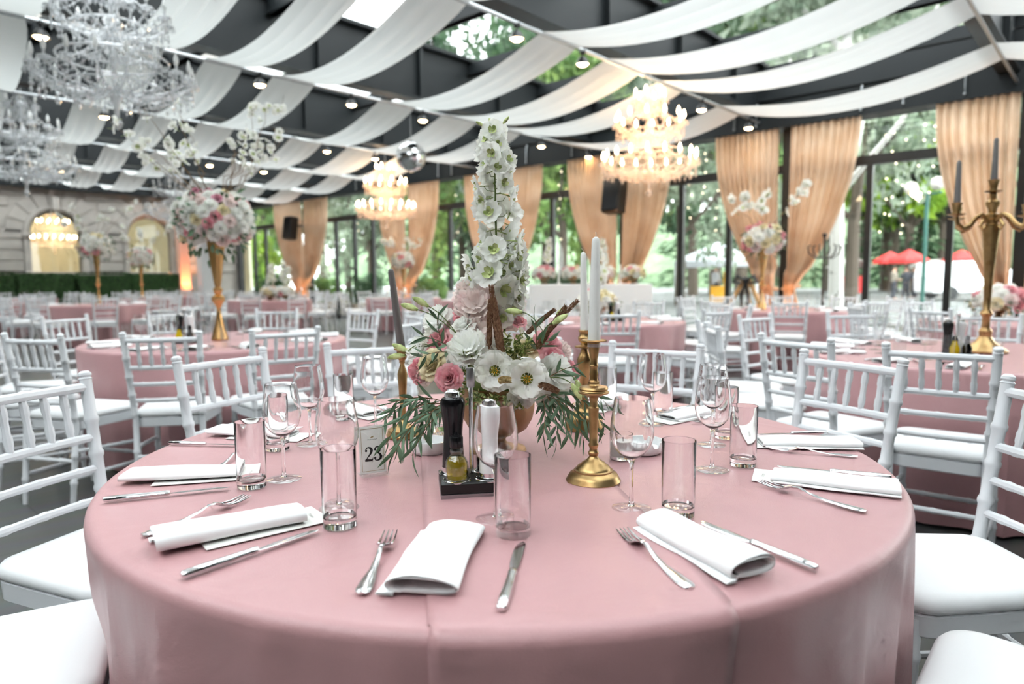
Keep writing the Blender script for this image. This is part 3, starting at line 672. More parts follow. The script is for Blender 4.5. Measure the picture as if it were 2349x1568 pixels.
# birch
y = outp(1920, 14.6)
t = thing('birch_tree', 'birch with pale spotted trunk outside, right of the coat stand', 'birch tree', (14.6, y, 0)); link('trunk', BM, t); o = link('crown', CR['c'], t); o.scale = (.8, .8, .8); o.location = (0, 0, 3.2)
# white tent with ochre counter
p = at(1645, 640, 34); t = thing('party_tent', 'white peaked party tent outside with an ochre counter beneath', 'tent', (p.x, p.y, 0), .4)
g = G(); a_ = 1.9
g.add([(-a_, -a_, 2.0), (a_, -a_, 2.0), (a_, a_, 2.0), (-a_, a_, 2.0), (0, 0, 2.95)] + [(s * a_, q * a_, 1.75) for s, q in ((-1, -1), (1, -1), (1, 1), (-1, 1))], [(0, 1, 4), (1, 2, 4), (2, 3, 4), (3, 0, 4), (5, 6, 1, 0), (6, 7, 2, 1), (7, 8, 3, 2), (8, 5, 0, 3)], None, True)
g.obj('canopy', M_['canvas'], t, smooth=False, solid=.02)
for s in (-1, 1):
    for q in (-1, 1):
        g = G(); g.tube([(s * 1.85, q * 1.85, 0), (s * 1.85, q * 1.85, 2.0)], .04, 8); g.obj('pole', M_['white'], t)
g = G(); g.box((-.6, -.4, 1.15), (1.6, .1, .7), None, .02); g.box((-.6, -.1, .4), (1.6, .7, .8), None, .02); g.obj('counter', M_['yellow'], t)
# red umbrellas
for px, dd, wh in ((2085, 39, 'nearer the right door post'), (2042, 42, 'left of the other red one'), (2205, 40, 'behind the candelabrum')):
    p = at(px, 600, dd); t = thing('parasol', 'red closed-ribbed parasol outside, ' + wh, 'parasol', (p.x, p.y, 0), U(0, 3), 'red parasols outside')
    g = G(); g.lathe([(0, 2.75), (.3, 2.6), (1.0, 2.2), (1.02, 2.0), (.96, 2.02), (.3, 2.5), (0, 2.6)], 8); g.obj('canopy', M_['red'], t, smooth=False)
    g = G(); g.tube([(0, 0, 0), (0, 0, 2.7)], .03, 8); g.obj('pole', M_['trunk'], t)
# beige market canopies and red bench panels
for px, dd, wh, m in ((1945, 42, 'behind the birch', 'canvas'), (2130, 47, 'behind the people', 'canvas')):
    p = at(px, 640, dd); t = thing('market_stall', 'low stall with pale canopy outside, ' + wh, 'stall', (p.x, p.y, 0), .5, 'stalls outside')
    g = G(); g.add([(-2, -1, 1.8), (2, -1, 1.8), (2, 0, 2.3), (-2, 0, 2.3), (2, 1, 1.8), (-2, 1, 1.8)], [(0, 1, 2, 3), (3, 2, 4, 5)]); g.obj('canopy', M_['stone'], t, solid=.03)
    g = G(); g.box((0, 0, .75), (3.4, .9, 1.0), None, .03); g.obj('counter', M_['red'], t)
    for s in (-1, 1): g = G(); g.tube([(s * 1.8, 0, 0), (s * 1.8, 0, 2.2)], .04, 6); g.obj('pole', M_['trunk'], t)
# white van
p = at(2225, 660, 36); t = thing('van', 'white van parked outside behind the brass candelabrum', 'van', (p.x, p.y, 0), radians(-50))
pr = [(-2.4, .35), (-2.45, 1.2), (-2.3, 1.95), (1.0, 2.0), (1.7, 1.3), (2.4, 1.05), (2.5, .4)]
g = G(); g.prism(pr, -.95, .95, Matrix(((1, 0, 0, 0), (0, 0, 1, 0), (0, 1, 0, 0), (0, 0, 0, 1)))); o = g.obj('body', M_['van'], t, smooth=False)
b = o.modifiers.new('b', 'BEVEL'); b.width = .09; b.segments = 3
for s in (-1, 1):
    g = G(); g.prism([(.25, 1.3), (.25, 1.8), (.95, 1.8), (1.4, 1.3)], s * .955, s * .965, Matrix(((1, 0, 0, 0), (0, 0, 1, 0), (0, 1, 0, 0), (0, 0, 0, 1)))); g.obj('side_window', M_['black'], t)
    for x in (-1.5, 1.6):
        g = G(); g.lathe([(0, -.1), (.33, -.1), (.35, -.06), (.35, .06), (.33, .1), (0, .1)], 18, Matrix.Translation((x, s * .88, .35)) @ Matrix.Rotation(pi / 2, 4, 'X')); g.obj('wheel', M_['blackm'], t)
g = G(); g.add([(1.08, -.8, 1.97), (1.08, .8, 1.97), (1.74, .82, 1.32), (1.74, -.82, 1.32)], [(0, 1, 2, 3)], Matrix.Translation((.02, 0, .02))); g.obj('windscreen', M_['black'], t, solid=.01)
# people outside (skinned skeletons)
def person(label, loc, rz, top, pose=0, s=1):
    t = thing('person', label, 'person', loc, rz); t.scale = (s, s, s)
    J = {'pel': (0, 0, .96, .15, .11), 'wai': (0, 0, 1.12, .14, .10), 'che': (0, -.01, 1.33, .17, .11), 'nek': (0, .0, 1.5, .055, .055), 'hd0': (0, -.02, 1.58, .07, .08), 'hd1': (0, -.02, 1.66, .078, .095), 'hd2': (0, -.01, 1.75, .05, .06)}
    E_ = [('pel', 'wai'), ('wai', 'che'), ('che', 'nek'), ('nek', 'hd0'), ('hd0', 'hd1'), ('hd1', 'hd2')]
    for n_, s_ in (('l', -1), ('r', 1)):
        fx = .16 if pose == 0 else .3
        J.update({n_ + 'sh': (s_ * .2, 0, 1.42, .06, .06), n_ + 'el': (s_ * .25, -.04, 1.14, .045, .045), n_ + 'wr': (s_ * .18, -.22, 1.02, .032, .03), n_ + 'ha': (s_ * .13, -.3, 1.05, .035, .022), n_ + 'fi': (s_ * .1, -.36, 1.07, .025, .014), n_ + 'hi': (s_ * .1, 0, .9, .09, .09), n_ + 'kn': (s_ * .11, -.03, .5, .06, .06), n_ + 'an': (s_ * .12, .03, .09, .042, .042), n_ + 'to': (s_ * .14, -.14, .03, .035, .03)})
        E_ += [('che', n_ + 'sh'), (n_ + 'sh', n_ + 'el'), (n_ + 'el', n_ + 'wr'), (n_ + 'wr', n_ + 'ha'), (n_ + 'ha', n_ + 'fi'), ('pel', n_ + 'hi'), (n_ + 'hi', n_ + 'kn'), (n_ + 'kn', n_ + 'an'), (n_ + 'an', n_ + 'to')]
    ks = list(J); me = bpy.data.meshes.new('body'); me.from_pydata([J[k][:3] for k in ks], [(ks.index(a), ks.index(b)) for a, b in E_], [])
    o = link('body', me, t); sk = o.modifiers.new('skin', 'SKIN')
    for i, k in enumerate(ks): me.skin_vertices[0].data[i].radius = J[k][3:]
    me.skin_vertices[0].data[ks.index('pel')].use_root = True
    o.modifiers.new('sub', 'SUBSURF').render_levels = 1
    me.materials.append(M_['skin'])
    g = G(); g.lathe([(.115, .88), (.155, .95), (.15, 1.12), (.175, 1.3), (.17, 1.42), (.07, 1.5), (.06, 1.5)], 14, Matrix.Diagonal((1.15, .82, 1, 1)))
    for s_ in (-1, 1): g.tube([(s_ * .17, 0, 1.43), (s_ * .255, -.04, 1.14), (s_ * .19, -.2, 1.03)], [.075, .06, .045], 10)
    g.obj('jacket', top, t)
    g = G()
    for s_ in (-1, 1): g.tube([(s_ * .08, 0, .98), (s_ * .11, -.03, .5), (s_ * .12, .03, .07)], [.11, .08, .065], 10)
    g.obj('trousers', M_['suit'], t)
    g = G(); g.lathe([(.085, 1.64), (.092, 1.7), (.075, 1.78), (0, 1.81)], 12, Matrix.Translation((0, .01, 0))); g.obj('hair', M_['hair'], t)
    g = G(); g.ball((0, -.115, 1.645), (.012, .02, .02), 8, 6); g.obj('nose', M_['skin'], t)
    return t
for px, dd, rz, m, lb in ((2078, 38, 2.2, 'suit', 'person in a dark suit outside, nearer the door post on the right'), (2098, 38.6, 2.8, 'suit', 'person in dark clothes outside, standing close behind the one in the suit'), (2050, 37, .6, 'stoned', 'person in a grey top outside, left of the pair in dark suits'), (1640, 33, 1, 'canvas', 'person in a white top outside, under the white tent')):
    p = at(px, 650, dd); person(lb, (p.x, p.y, 0), rz, M_[m])
# green lamp post frame with globe lamps, hedge row
p = at(2118, 640, 18); t = thing('lamp_post', 'green lamp post outside with a crossbar and white globes', 'lamp post', (p.x, p.y, 0), .85)
g = G(); g.tube([(0, 0, 0), (0, 0, 3.35)], .05, 8); g.obj('post', M_['green'], t)
g = G(); g.tube([(-.5, 0, 3.32), (.65, 0, 3.32)], .035, 8); g.obj('crossbar', M_['green'], t)
for x in (-.36, .62): g = G(); g.ball((x, 0, 3.55), .17, 14, 10); g.obj('globe', M_['stone'], t)
for x in (.34, .48): g = G(); g.ball((x, 0, 3.33 if x < .4 else 3.4), .09, 10, 8); g.obj('lamp', M_['lampglow'], t)
# low clipped hedges along the panes on the left
for i, (px, dd, L_) in enumerate(((620, 24, 1), (760, 22, 1.2), (840, 20.5, 1), (1000, 18.5, 1.1), (1290, 15.5, 1.1))):
    p = at(px, 700, dd)
    t = thing('planter', 'low outdoor planter with a green shrub, %s' % ['left of the far curtains', 'right of the far curtains', 'behind the farther lit chandelier', 'left of the flower spike', 'behind the white candles'][i], 'planter', (p.x, p.y, 0))
    g = G(); g.box((0, 0, .25), (1.1, .45, .5), None, .02); g.obj('trough', M_['stoned'], t)
    o = link('shrub', CR['a' if i % 2 else 'b'], t); o.scale = (.24, .14, .12); o.location = (0, 0, .2)
# hanging fairy lights behind the panes
g = G(); g.ball((0, 0, 0), .012, 8, 6); BL = g.mesh('bulb', M_['fairy'])
r_ = random.Random(3)
for i, (px, tp) in enumerate(((1610, 3.4), (1642, 3.6), (1668, 3.3), (2018, 3.7), (2040, 3.5), (2062, 3.65), (2098, 3.55), (2125, 3.7), (1580, 3.3), (1285, 3.5), (1050, 3.4), (600, 3.5), (825, 3.3), (2150, 3.5))):
    X = 13.3 + (i % 3) * .5; y = outp(px, X); L_ = r_.uniform(1.0, 2.2); tp = 3.86
    t = thing('fairy_light_string', 'string of tiny warm fairy lights outside, %s' % ['left of the window side vase', 'above the white tent', 'by the curtain left of the vase', 'leftmost in the pane beside the coat stand', 'second in the pane beside the coat stand', 'third in the pane beside the coat stand', 'fourth in the pane beside the coat stand', 'near the lamp post globes', 'by the door post left of the tent', 'behind the white candles', 'left of the flower spike', 'left of the far curtains', 'right of the far curtains', 'at the right door post'][i], 'fairy lights', (X, y, tp), 0, 'fairy lights outside')
    g = G(); g.tube([(0, 0, 0), (.01, .02, -L_ / 2), (0, 0, -L_)], .004, 5); g.obj('wire', M_['frame'], t)
    for k in range(6): link('bulb', BL, t, loc=(r_.uniform(-.03, .03), r_.uniform(-.05, .05), -L_ * (k + .5 + r_.uniform(-.3, .3)) / 6))
for X in (13.3, 13.8, 14.3):
    g = G(); g.tube([(X, 0, 3.87), (X, 12, 3.86), (X, 25, 3.87)], .006, 5); struct(g.obj('trim_wire', M_['frame']))
# ================================================================ CHAIRS
def ringtube(a, b, r, rings, n=10, extra=None):
    "turned bamboo rod: raised rings along a straight or bent rod"
    a, b = V(a), V(b); L_ = (b - a).length; pts = []; rs = []
    T = [0]
    for t in rings: T += [t - .012 / L_, t - .005 / L_, t + .005 / L_, t + .012 / L_]
    T.append(1); T = sorted(x for x in T if 0 <= x <= 1)
    for t in T:
        near = min((abs(t - q) * L_ for q in rings), default=1)
        pts.append(a + (b - a) * t); rs.append(r * (1.22 if near < .007 else 1))
    return pts, rs
def chair_meshes():
    m = {}; W = M_['white']
    g = G()                                                  # rear leg running up into the back post (right hand one)
    low = ringtube((.162, -.245, 0), (.168, -.2, .45), .0155, [.3, .62])
    hi = ringtube((.168, -.2, .452), (.186, -.272, .905), .0165, [.06, .3, .52, .74])
    g.tube(low[0] + hi[0][1:], [r * (.8 if i == 0 else 1) for i, r in enumerate(low[1])] + hi[1][1:], 10)
    g.lathe([(.0165, 0), (.019, .003), (.014, .008), (.018, .013), (.017, .02), (.01, .026), (0, .027)], 10, frame((.186, -.272, .903), (.04, -.157, 1)))
    m['back_post'] = g.mesh('back_post', W)
    g = G(); p, r = ringtube((.178, .2, 0), (.172, .185, .445), .0155, [.22, .5, .8]); r[0] *= .75
    g.tube(p, r, 10); m['leg'] = g.mesh('leg', W)
    # seat frame outline: trapezoid with round front
    def outline(ins, n=6):
        P = []
        for cx, cy, a0, rr in ((.205 - .07, .215 - .07, 0, .07), (-.205 + .07, .215 - .07, 90, .07), (-.178 + .065, -.205 + .065, 180, .065), (.178 - .065, -.205 + .065, 270, .065)):
            for i in range(n + 1):
                a = radians(a0 + 90 * i / n); P.append((cx + (rr - ins) * cos(a), cy + (rr - ins) * sin(a)))
        return P
    def loft(g, levels):
        n = 28; vs = []
        for ins, z in levels: vs += [(x, y, z) for x, y in outline(ins)]
        fs = [(j * n + i, j * n + (i + 1) % n, (j + 1) * n + (i + 1) % n, (j + 1) * n + i) for j in range(len(levels) - 1) for i in range(n)]
        fs.append(tuple((len(levels) - 1) * n + i for i in range(n))); fs.append(tuple(range(n))[::-1]); g.add(vs, fs)
    g = G(); loft(g, [(.012, .405), (.006, .41), (.004, .455), (.01, .46)]); m['seat_frame'] = g.mesh('seat_frame', W)
    g = G(); loft(g, [(.012, .459), (.002, .463), (-.004, .472), (-.003, .485), (.008, .497), (.03, .503), (.06, .506)]); m['cushion'] = g.mesh('cushion', M_['pad'])
    def rail(z, r, bow=.012, rings=(.18, .5, .82), n=8):
        y = -.2 - (z - .452) * .159; x = .168 + (z - .452) * .04
        g = G(); T = sorted([0, 1] + [q + d for q in rings for d in (-.03, -.012, .012, .03)] + [.3, .7])
        g.tube([(-x + 2 * x * t, y - bow * sin(pi * t), z) for t in T], [r * (1.15 if any(abs(t - q) < .02 for q in rings) else 1) for t in T], n)
        return g.mesh('rail', W)
    m['rail'] = [rail(z, r) for z, r in ((.882, .0135), (.735, .0125), (.645, .0115), (.556, .0115))]
    g = G(); p, r = ringtube((0, -.2 - .283 * .159 - .01, .735), (0, -.2 - .43 * .159 - .012, .882), .0095, [.22, .3, .7, .78]); g.tube(p, r, 8); m['spindle'] = g.mesh('spindle', W)
    st = []
    for a, b in (((-.176, .19, .2), (.176, .19, .2)), ((-.166, -.225, .25), (.166, -.225, .25)), ((.176, .19, .27), (.167, -.215, .3)), ((.177, .195, .15), (.165, -.23, .16)), ((-.176, .19, .27), (-.167, -.215, .3)), ((-.177, .195, .15), (-.165, -.23, .16))):
        g = G(); p, r = ringtube(a, b, .0105, [.25, .5, .75], extra=None); g.tube(p, r, 8); st.append(g.mesh('stretcher', W))
    m['stretcher'] = st
    # small far version of the back: one openwork mesh
    g = G()
    for z, r in ((.882, .0135), (.735, .0125), (.645, .0115), (.556, .0115)):
        y = -.2 - (z - .452) * .159; x = .168 + (z - .452) * .04; g.tube([(-x, y, z), (0, y - .012, z), (x, y, z)], r, 6)
    for k in range(5): x = (k - 2) * .057; g.tube([(x, -.255, .735), (x * 1.05, -.278, .882)], .0095, 6)
    for s in (-1, 1): g.tube([(s * .168, -.2, .45), (s * .186, -.272, .92)], .0165, 6)
    m['backrest'] = g.mesh('backrest', W)
    g = G(); g.tube([(.162, -.245, 0), (.168, -.2, .45)], .0155, 6); m['rleg'] = g.mesh('leg', W)
    return m
CM = chair_meshes()
MX = Matrix.Diagonal((-1, 1, 1, 1))
def chair_full(name='chiavari_chair'):
    t = thing(name, '', 'chair')
    for n in ('back_post', 'leg'):
        link(n, CM[n], t)
    g = {n: CM[n] for n in ('back_post', 'leg')}
    for n in ('back_post', 'leg'):
        me = CM[n].copy(); me.transform(MX); me.flip_normals(); link(n, me, t)
    link('seat_frame', CM['seat_frame'], t); link('cushion', CM['cushion'], t)
    for r in CM['rail']: link('rail', r, t)
    for k in range(5): link('spindle', CM['spindle'], t, loc=((k - 2) * .058, 0, 0))
    for s in CM['stretcher']: link('stretcher', s, t)
    return t
def chair_lite(name='chiavari_chair'):
    t = thing(name, '', 'chair')
    link('backrest', CM['backrest'], t); link('seat_frame', CM['seat_frame'], t); link('cushion', CM['cushion'], t)
    for x in (-.175, .175): link('leg', CM['leg'], t, loc=(x - .175, 0, 0))
    for x in (0, -.33): link('leg', CM['rleg'], t, loc=(x, 0, 0))
    return t
PROTO = {}
def place_chair(c, r, wa, label, group, full, tw=0):
    "c table centre, wa world angle from the centre, chair faces the centre"
    x, y = c[0] + r * cos(wa), c[1] + r * sin(wa); rz = wa + pi / 2 + tw
    k = 'full' if full else 'lite'
    if k not in PROTO:
        t = PROTO[k] = (chair_full if full else chair_lite)(); t.location = (x, y, 0); t.rotation_euler = (0, 0, rz); t['label'] = label; t['group'] = group
        return t
    return dup(PROTO[k], (x, y, 0), rz, label, group)
# ================================================================ TABLES
NEARCH = ((-153, 1.085, 'white chiavari chair at the lower left corner, only its seat showing', -.06), (177.8, 1.03, 'white chiavari chair left of the near table, cut by the photo edge', -.27), (139, 1.09, 'white chiavari chair behind the left folded napkins of the near table', .2), (115, 1.12, 'white chiavari chair behind the grey candle at the near table', 0), (88, 1.12, 'white chiavari chair at the near table hidden behind the flower bowl', 0), (61, 1.0, 'white chiavari chair right behind the two white candles at the near table', 0), (28.7, 1.09, 'white chiavari chair behind the right wine glasses at the near table', 0), (-4, 1.09, 'white chiavari chair right of the near table with its whole seat showing', .1), (-35.7, 1.14, 'white chiavari chair at the lower right corner, only its seat showing', -.087))
def PUSH(a, t, q):
    "cloth gives way where a seat is pushed under the table"
    s = max(0, min(1, (t - .12) / .22)); s = s * s * (3 - 2 * s)
    for ca, r, _l, _t in NEARCH:
        d = abs((a - (radians(ca) - AZ) + pi) % (2 * pi) - pi)
        if d < .34:
            w_ = max(0, min(1, (.34 - d) / .12)); w_ = w_ * w_ * (3 - 2 * w_); lim = (r - .222) / cos(min(d, .25))
            q = q + (min(q, lim) - q) * w_ * s
    return q
def cloth_mesh(seed, nseg=160, nr=14, R=.9, H=.76, fl=1.0, push=None):
    g = G(); r = random.Random(seed)
    cs = [(k, r.uniform(.3, 1) / k ** .35, r.uniform(0, 6.28)) for k in (11, 15, 19, 31)]
    nm = sum(c[1] for c in cs)
    def fold(a): return sum(c * (1 - 2 * abs(sin(k * a / 2 + p)) ** .75) for k, c, p in cs) / nm * .9 + .15
    prof = [(0, H), (R * .4, H), (R * .75, H), (R * .93, H)]
    rows = []
    for i in range(5):
        q = i / 4 * pi / 2; rows.append((R - .02 + .02 * sin(q), H - .02 + .02 * cos(q), 0))
    for i in range(1, nr + 1): t = i / nr; rows.append((R, H - .02 - (H - .04) * t, t))
    vs = [(0, 0, H)]
    for rr, z in prof[1:]: vs += [(rr * cos(2 * pi * k / nseg), rr * sin(2 * pi * k / nseg), z) for k in range(nseg)]
    for rr, z, t in rows:
        for k in range(nseg):
            a = 2 * pi * k / nseg; q = rr + (-.012 * t + .07 * fl * t ** .7 * fold(a) if t > 0 else 0)
            if push and t > 0: q = push(a, t, q)
            vs.append((q * cos(a), q * sin(a), z))
    fs = [(0, 1 + k, 1 + (k + 1) % nseg) for k in range(nseg)]
    for j in range(len(prof) - 1 + len(rows) - 1):
        for k in range(nseg):
            a = 1 + j * nseg; fs.append((a + k, a + nseg + k, a + nseg + (k + 1) % nseg, a + (k + 1) % nseg))
    g.add(vs, fs)
    return g, fold
CW = C2(-.0256, 1.694); CT = (CW.x, CW.y)
def wang(a): return radians(a) - AZ          # angle in the camera frame -> hall angle
def TP(r, f, z=.76): p = CW + RT * r + FW * f; return V((p.x, p.y, z))   # point on the near table
g, FOLD = cloth_mesh(4, 320, 26, push=PUSH)
o = g.obj('tablecloth', M_['cloth']); o.location = (CT[0], CT[1], 0)
tag(o, 'dusty pink satin tablecloth hanging to the floor on the near round table numbered 23', 'tablecloth', 'dusty pink round tablecloths')
# runner across the middle of the same satin
def runner():
    g = G(); d = V((-.14, .99)).normalized(); nrm = V((d.y, -d.x)); hw = .2; R = .9; NW = 24
    rows = [(-1, 'd', 1 - k / 28) for k in range(28)] + [(-1, 'c', 1 - k / 8) for k in range(8)] + [(0, 'f', k / 70) for k in range(71)] + [(1, 'c', (k + 1) / 8) for k in range(8)] + [(1, 'd', (k + 1) / 28) for k in range(28)]
    vs = []
    for sg, kind, q in rows:
        for i in range(NW + 1):
            wv = (i / NW * 2 - 1) * hw - .004; ed = sqrt(R * R - wv * wv)
            if kind == 'f':
                s = (q * 2 - 1) * (ed - .02); p = nrm * wv + d * s; w_ = CW + RT * p.x + FW * p.y
                vs.append((w_.x, w_.y, .7622 + .0012 * (sin(s * 23) * sin(wv * 31 + 1) + 1) * (abs(s) > .3) * (1 - abs(q * 2 - 1) ** 8))); continue
            p = nrm * wv + d * (sg * ed); w_ = RT * p.x + FW * p.y; a = atan2(w_.y, w_.x)
            if kind == 'c': rr = R - .02 + .02 * sin(q * pi / 2) + .0035 * q; zz = .7622 - .02 * (1 - cos(q * pi / 2))
            else: rr = R + (-.012 * q + .07 * q ** .7 * FOLD(a)); rr = PUSH(a, q, rr) + .0035; zz = .7422 - .70 * q
            vs.append((CW.x + rr * cos(a), CW.y + rr * sin(a), zz))
    w1 = NW + 1
    g.add(vs, [(j * w1 + i, j * w1 + i + 1, (j + 1) * w1 + i + 1, (j + 1) * w1 + i) for j in range(len(rows) - 1) for i in range(NW)])
    return g
o = runner().obj('table_runner', M_['cloth'], solid=.0022)
tag(o, 'dusty pink satin runner laid across the near table under the flower bowl', 'table runner')
G23 = 'white chiavari chairs at the near table'
for a, r, lb, tw in NEARCH:
    place_chair(CT, r, wang(a), lb, G23, True, tw)
OTH = {
 'T1': ((2.27, 4.945), 'table with the tall flower vase', True), 'T2': ((4.56, .617), 'table with the brass candelabrum', True),
 'T3': ((5.86, 4.10), 'table behind the white candles', True), 'T5': ((9.4, 3.45), 'table with the window side vase', True),
 'T4': ((8.1, .72), 'table behind the brass candelabrum', True), 'F1': ((4.36, 14.6), 'table with the far left vase', False),
 'F2': ((7.73, 14.26), 'table before the far curtains', False), 'F0': ((3.02, 17.9), 'table at the far left edge', False),
 'F3': ((6.6, 18.6), 'table with the small far vase', False), 'F4': ((10.5, 13.0), 'table below the farther lit chandelier', False),
 'F7': ((9.4, 17.3), 'table behind the white flower spikes', False), 'F8': ((4.6, 21.6), 'table beside the clipped hedge', False), 'F9': ((8.5, 21.0), 'table nearest the far corner', False),
 'F5': ((10.1, 9.9), 'table beyond the flower spike', False)}
SPEC = {'T1': [-126, -101, -150, 180, 152, 116, 80, 45, 10, -25, -62], 'T2': [-177, 159, -141, 128, 104, 75, 40, 5, -40, -80, -110]}
NTH = ['first', 'second', 'third', 'fourth', 'fifth', 'sixth']
def seats(c, angs):
    "name every seat of a table by its place counted from the one nearest the camera"
    base = atan2(-c[1], -c[0])
    rel = sorted(((((radians(a) - base + pi) % (2 * pi)) - pi), radians(a)) for a in angs)
    near = min(range(len(rel)), key=lambda i: abs(rel[i][0])); n = len(rel); out = []
    for i, (q, a) in enumerate(rel):
        k = (i - near) % n
        if k == 0: s = 'nearest seat'
        elif k <= n // 2: s = '%s seat right of nearest' % NTH[k - 1]
        else: s = '%s seat left of nearest' % NTH[n - k - 1]
        out.append((a, s))
    return out
SEATS = {}
for k, (c, dsc, full) in OTH.items():
    g, _f = cloth_mesh(sum(map(ord, k)), 110, 12, fl=1.2); o = g.obj('tablecloth', M_['cloth']); o.location = (c[0], c[1], 0)
    tag(o, 'dusty pink satin tablecloth on the round ' + dsc, 'tablecloth', 'dusty pink round tablecloths')
    angs = SPEC.get(k) or [36 * i + (sum(map(ord, k)) * 7) % 36 + U(-4, 4) for i in range(10)]
    SEATS[k] = seats(c, angs)
    for a, s in SEATS[k]:
        place_chair(c, 1.2 + U(-.04, .05), a, 'white chiavari chair at the %s, %s' % (s, dsc), 'white chiavari chairs at the ' + dsc, full, U(-.1, .1))
# white draped head table with flowers, before the lit chandelier
t = thing('head_table', 'long white draped head table below the nearer lit chandelier', 'table', (9.05, 6.5, 0), atan2(-1.3, 1.2))
g = G(); g.box((0, 0, 1.09), (1.9, .7, .03), None, .01); g.obj('tabletop', M_['linen'], t)
def hs(u, v):
    a = u * 4; k = int(a) % 4; f_ = a - int(a); L2, W2 = .955, .355
    c4 = [(-L2, -W2), (L2, -W2), (L2, W2), (-L2, W2), (-L2, -W2)]
    x = c4[k][0] + (c4[k + 1][0] - c4[k][0]) * f_; y = c4[k][1] + (c4[k + 1][1] - c4[k][1]) * f_
    b = .02 * sin(u * 4 * 40) * v; l = hypot(x, y); return (x * (1 + b / l), y * (1 + b / l), 1.1 - 1.08 * v)
g = G(); g.grid(hs, 240, 8, cu=True); g.obj('skirt', M_['linen'], t)
# ================================================================ TABLEWARE
TH = .7625
def glass_meshes():
    m = {}
    # wine glass: bowl, stem, foot
    out = [(.004, .094), (.012, .0965), (.024, .105), (.0345, .119), (.0395, .135), (.0405, .148), (.039, .165), (.036, .185), (.0335, .2), (.0325, .2085)]
    inn = [(r - .0011, z) for r, z in out[::-1]]; inn = [(.0319, .2088)] + inn[1:-2] + [(.011, .0985), (0, .0968)]
    g = G(); g.lathe([(0, .0935)] + out + inn, 40); m['bowl'] = g.mesh('bowl', M_['glass'])
    g = G(); g.lathe([(0, .0045), (.0065, .005), (.0042, .012), (.0036, .03), (.0036, .07), (.0042, .085), (.0068, .0925), (0, .0934)], 16); m['stem'] = g.mesh('stem', M_['glass'])
    g = G(); g.lathe([(0, 0), (.036, 0), (.0372, .0008), (.036, .0016), (.02, .0028), (.008, .0044), (0, .0046)], 36); m['foot'] = g.mesh('foot', M_['tglass'])
    g = G(); g.lathe([(0, 0), (.0275, 0), (.029, .0015), (.0295, .02), (.0305, .138), (.0303, .1385), (.0297, .138), (.0283, .02), (.024, .0165), (0, .016)], 40); m['tumbler'] = g.mesh('tumbler', M_['glass'])
    # thin versions for the tables further away
    g = G(); g.lathe([(0, .0)] + [(.036, .001), (.02, .003), (.004, .006), (.0036, .09), (.012, .0965), (.026, .107), (.0365, .122), (.0405, .145), (.038, .17), (.0335, .205)], 18); m['wine_far'] = g.mesh('wine_glass', M_['tglass'])
    g = G(); g.lathe([(0, .0), (.028, 0), (.0295, .02), (.0305, .138)], 18); g.lathe([(.029, .016), (0, .016)], 18); m['tum_far'] = g.mesh('tumbler', M_['tglass'])
    return m
GM = glass_meshes()
def wine(loc, label, group='wine glasses on the near table'):
    t = thing('wine_glass', label, 'wine glass', loc, U(0, 6), group)
    for k in ('bowl', 'stem', 'foot'): link(k, GM[k], t)
    return t
def tumbler(loc, label, group='water tumblers on the near table'):
    return tag(link('tumbler', GM['tumbler'], None, loc), label, 'tumbler', group)
# cutlery lying along +Y (tip at +Y), centred
def fork_meshes():
    L2 = .0985
    def zc(y):                                              # side profile: rests on the heel of the handle and under the neck
        u = (y + L2) / (2 * L2)
        return .003 + .0105 * math.exp(-((u - .62) / .13) ** 2) + .011 * max(0, u - .8) ** 1.2 * 4 - .001 * (u > .7)
    g = G()
    st = [(-L2, .0035), (-L2 + .004, .0085), (-L2 + .014, .0105), (-.06, .009), (-.03, .0055), (0, .0036), (.02, .0032), (.032, .0042)]
    vs = []; fs = []
    for y, w in st:
        z = zc(y); vs += [(-w, y, z), (-w * .5, y, z + .0016), (w * .5, y, z + .0016), (w, y, z), (w * .5, y, z - .0012), (-w * .5, y, z - .0012)]
    n = len(st)
    for j in range(n - 1):
        for i in range(6): fs.append((j * 6 + i, j * 6 + 6 + i, j * 6 + 6 + (i + 1) % 6, j * 6 + (i + 1) % 6))
    fs += [tuple(range(6)), tuple((n - 1) * 6 + i for i in range(6))[::-1]]
    g.add(vs, fs); h = g.mesh('handle', M_['steel'])
    g = G(); st = [(.030, .004), (.036, .009), (.042, .0115), (.05, .012), (.056, .012)]
    vs = []; fs = []
    for y, w in st:
        z = zc(y); d = .0022
        vs += [(-w, y, z + .0016), (0, y, z - d + .0008), (w, y, z + .0016), (w, y, z + .0004), (0, y, z - d - .0006), (-w, y, z + .0004)]
    for j in range(len(st) - 1):
        for i in range(6): fs.append((j * 6 + i, j * 6 + 6 + i, j * 6 + 6 + (i + 1) % 6, j * 6 + (i + 1) % 6))
    fs += [tuple(range(6)), tuple((len(st) - 1) * 6 + i for i in range(6))[::-1]]
    g.add(vs, fs)
    for k in range(4):
        x = (k - 1.5) * .0066; zo = -.0015 if k in (1, 2) else .0004
        g.tube([(x, .054, zc(.054) + zo), (x, .07, zc(.07) + zo), (x * .96, .09, zc(.09)), (x * .93, L2, zc(L2))], [.0019, .0017, .0014, .0007], 8)
    return h, g.mesh('head', M_['steel'])
FH, FD = fork_meshes()
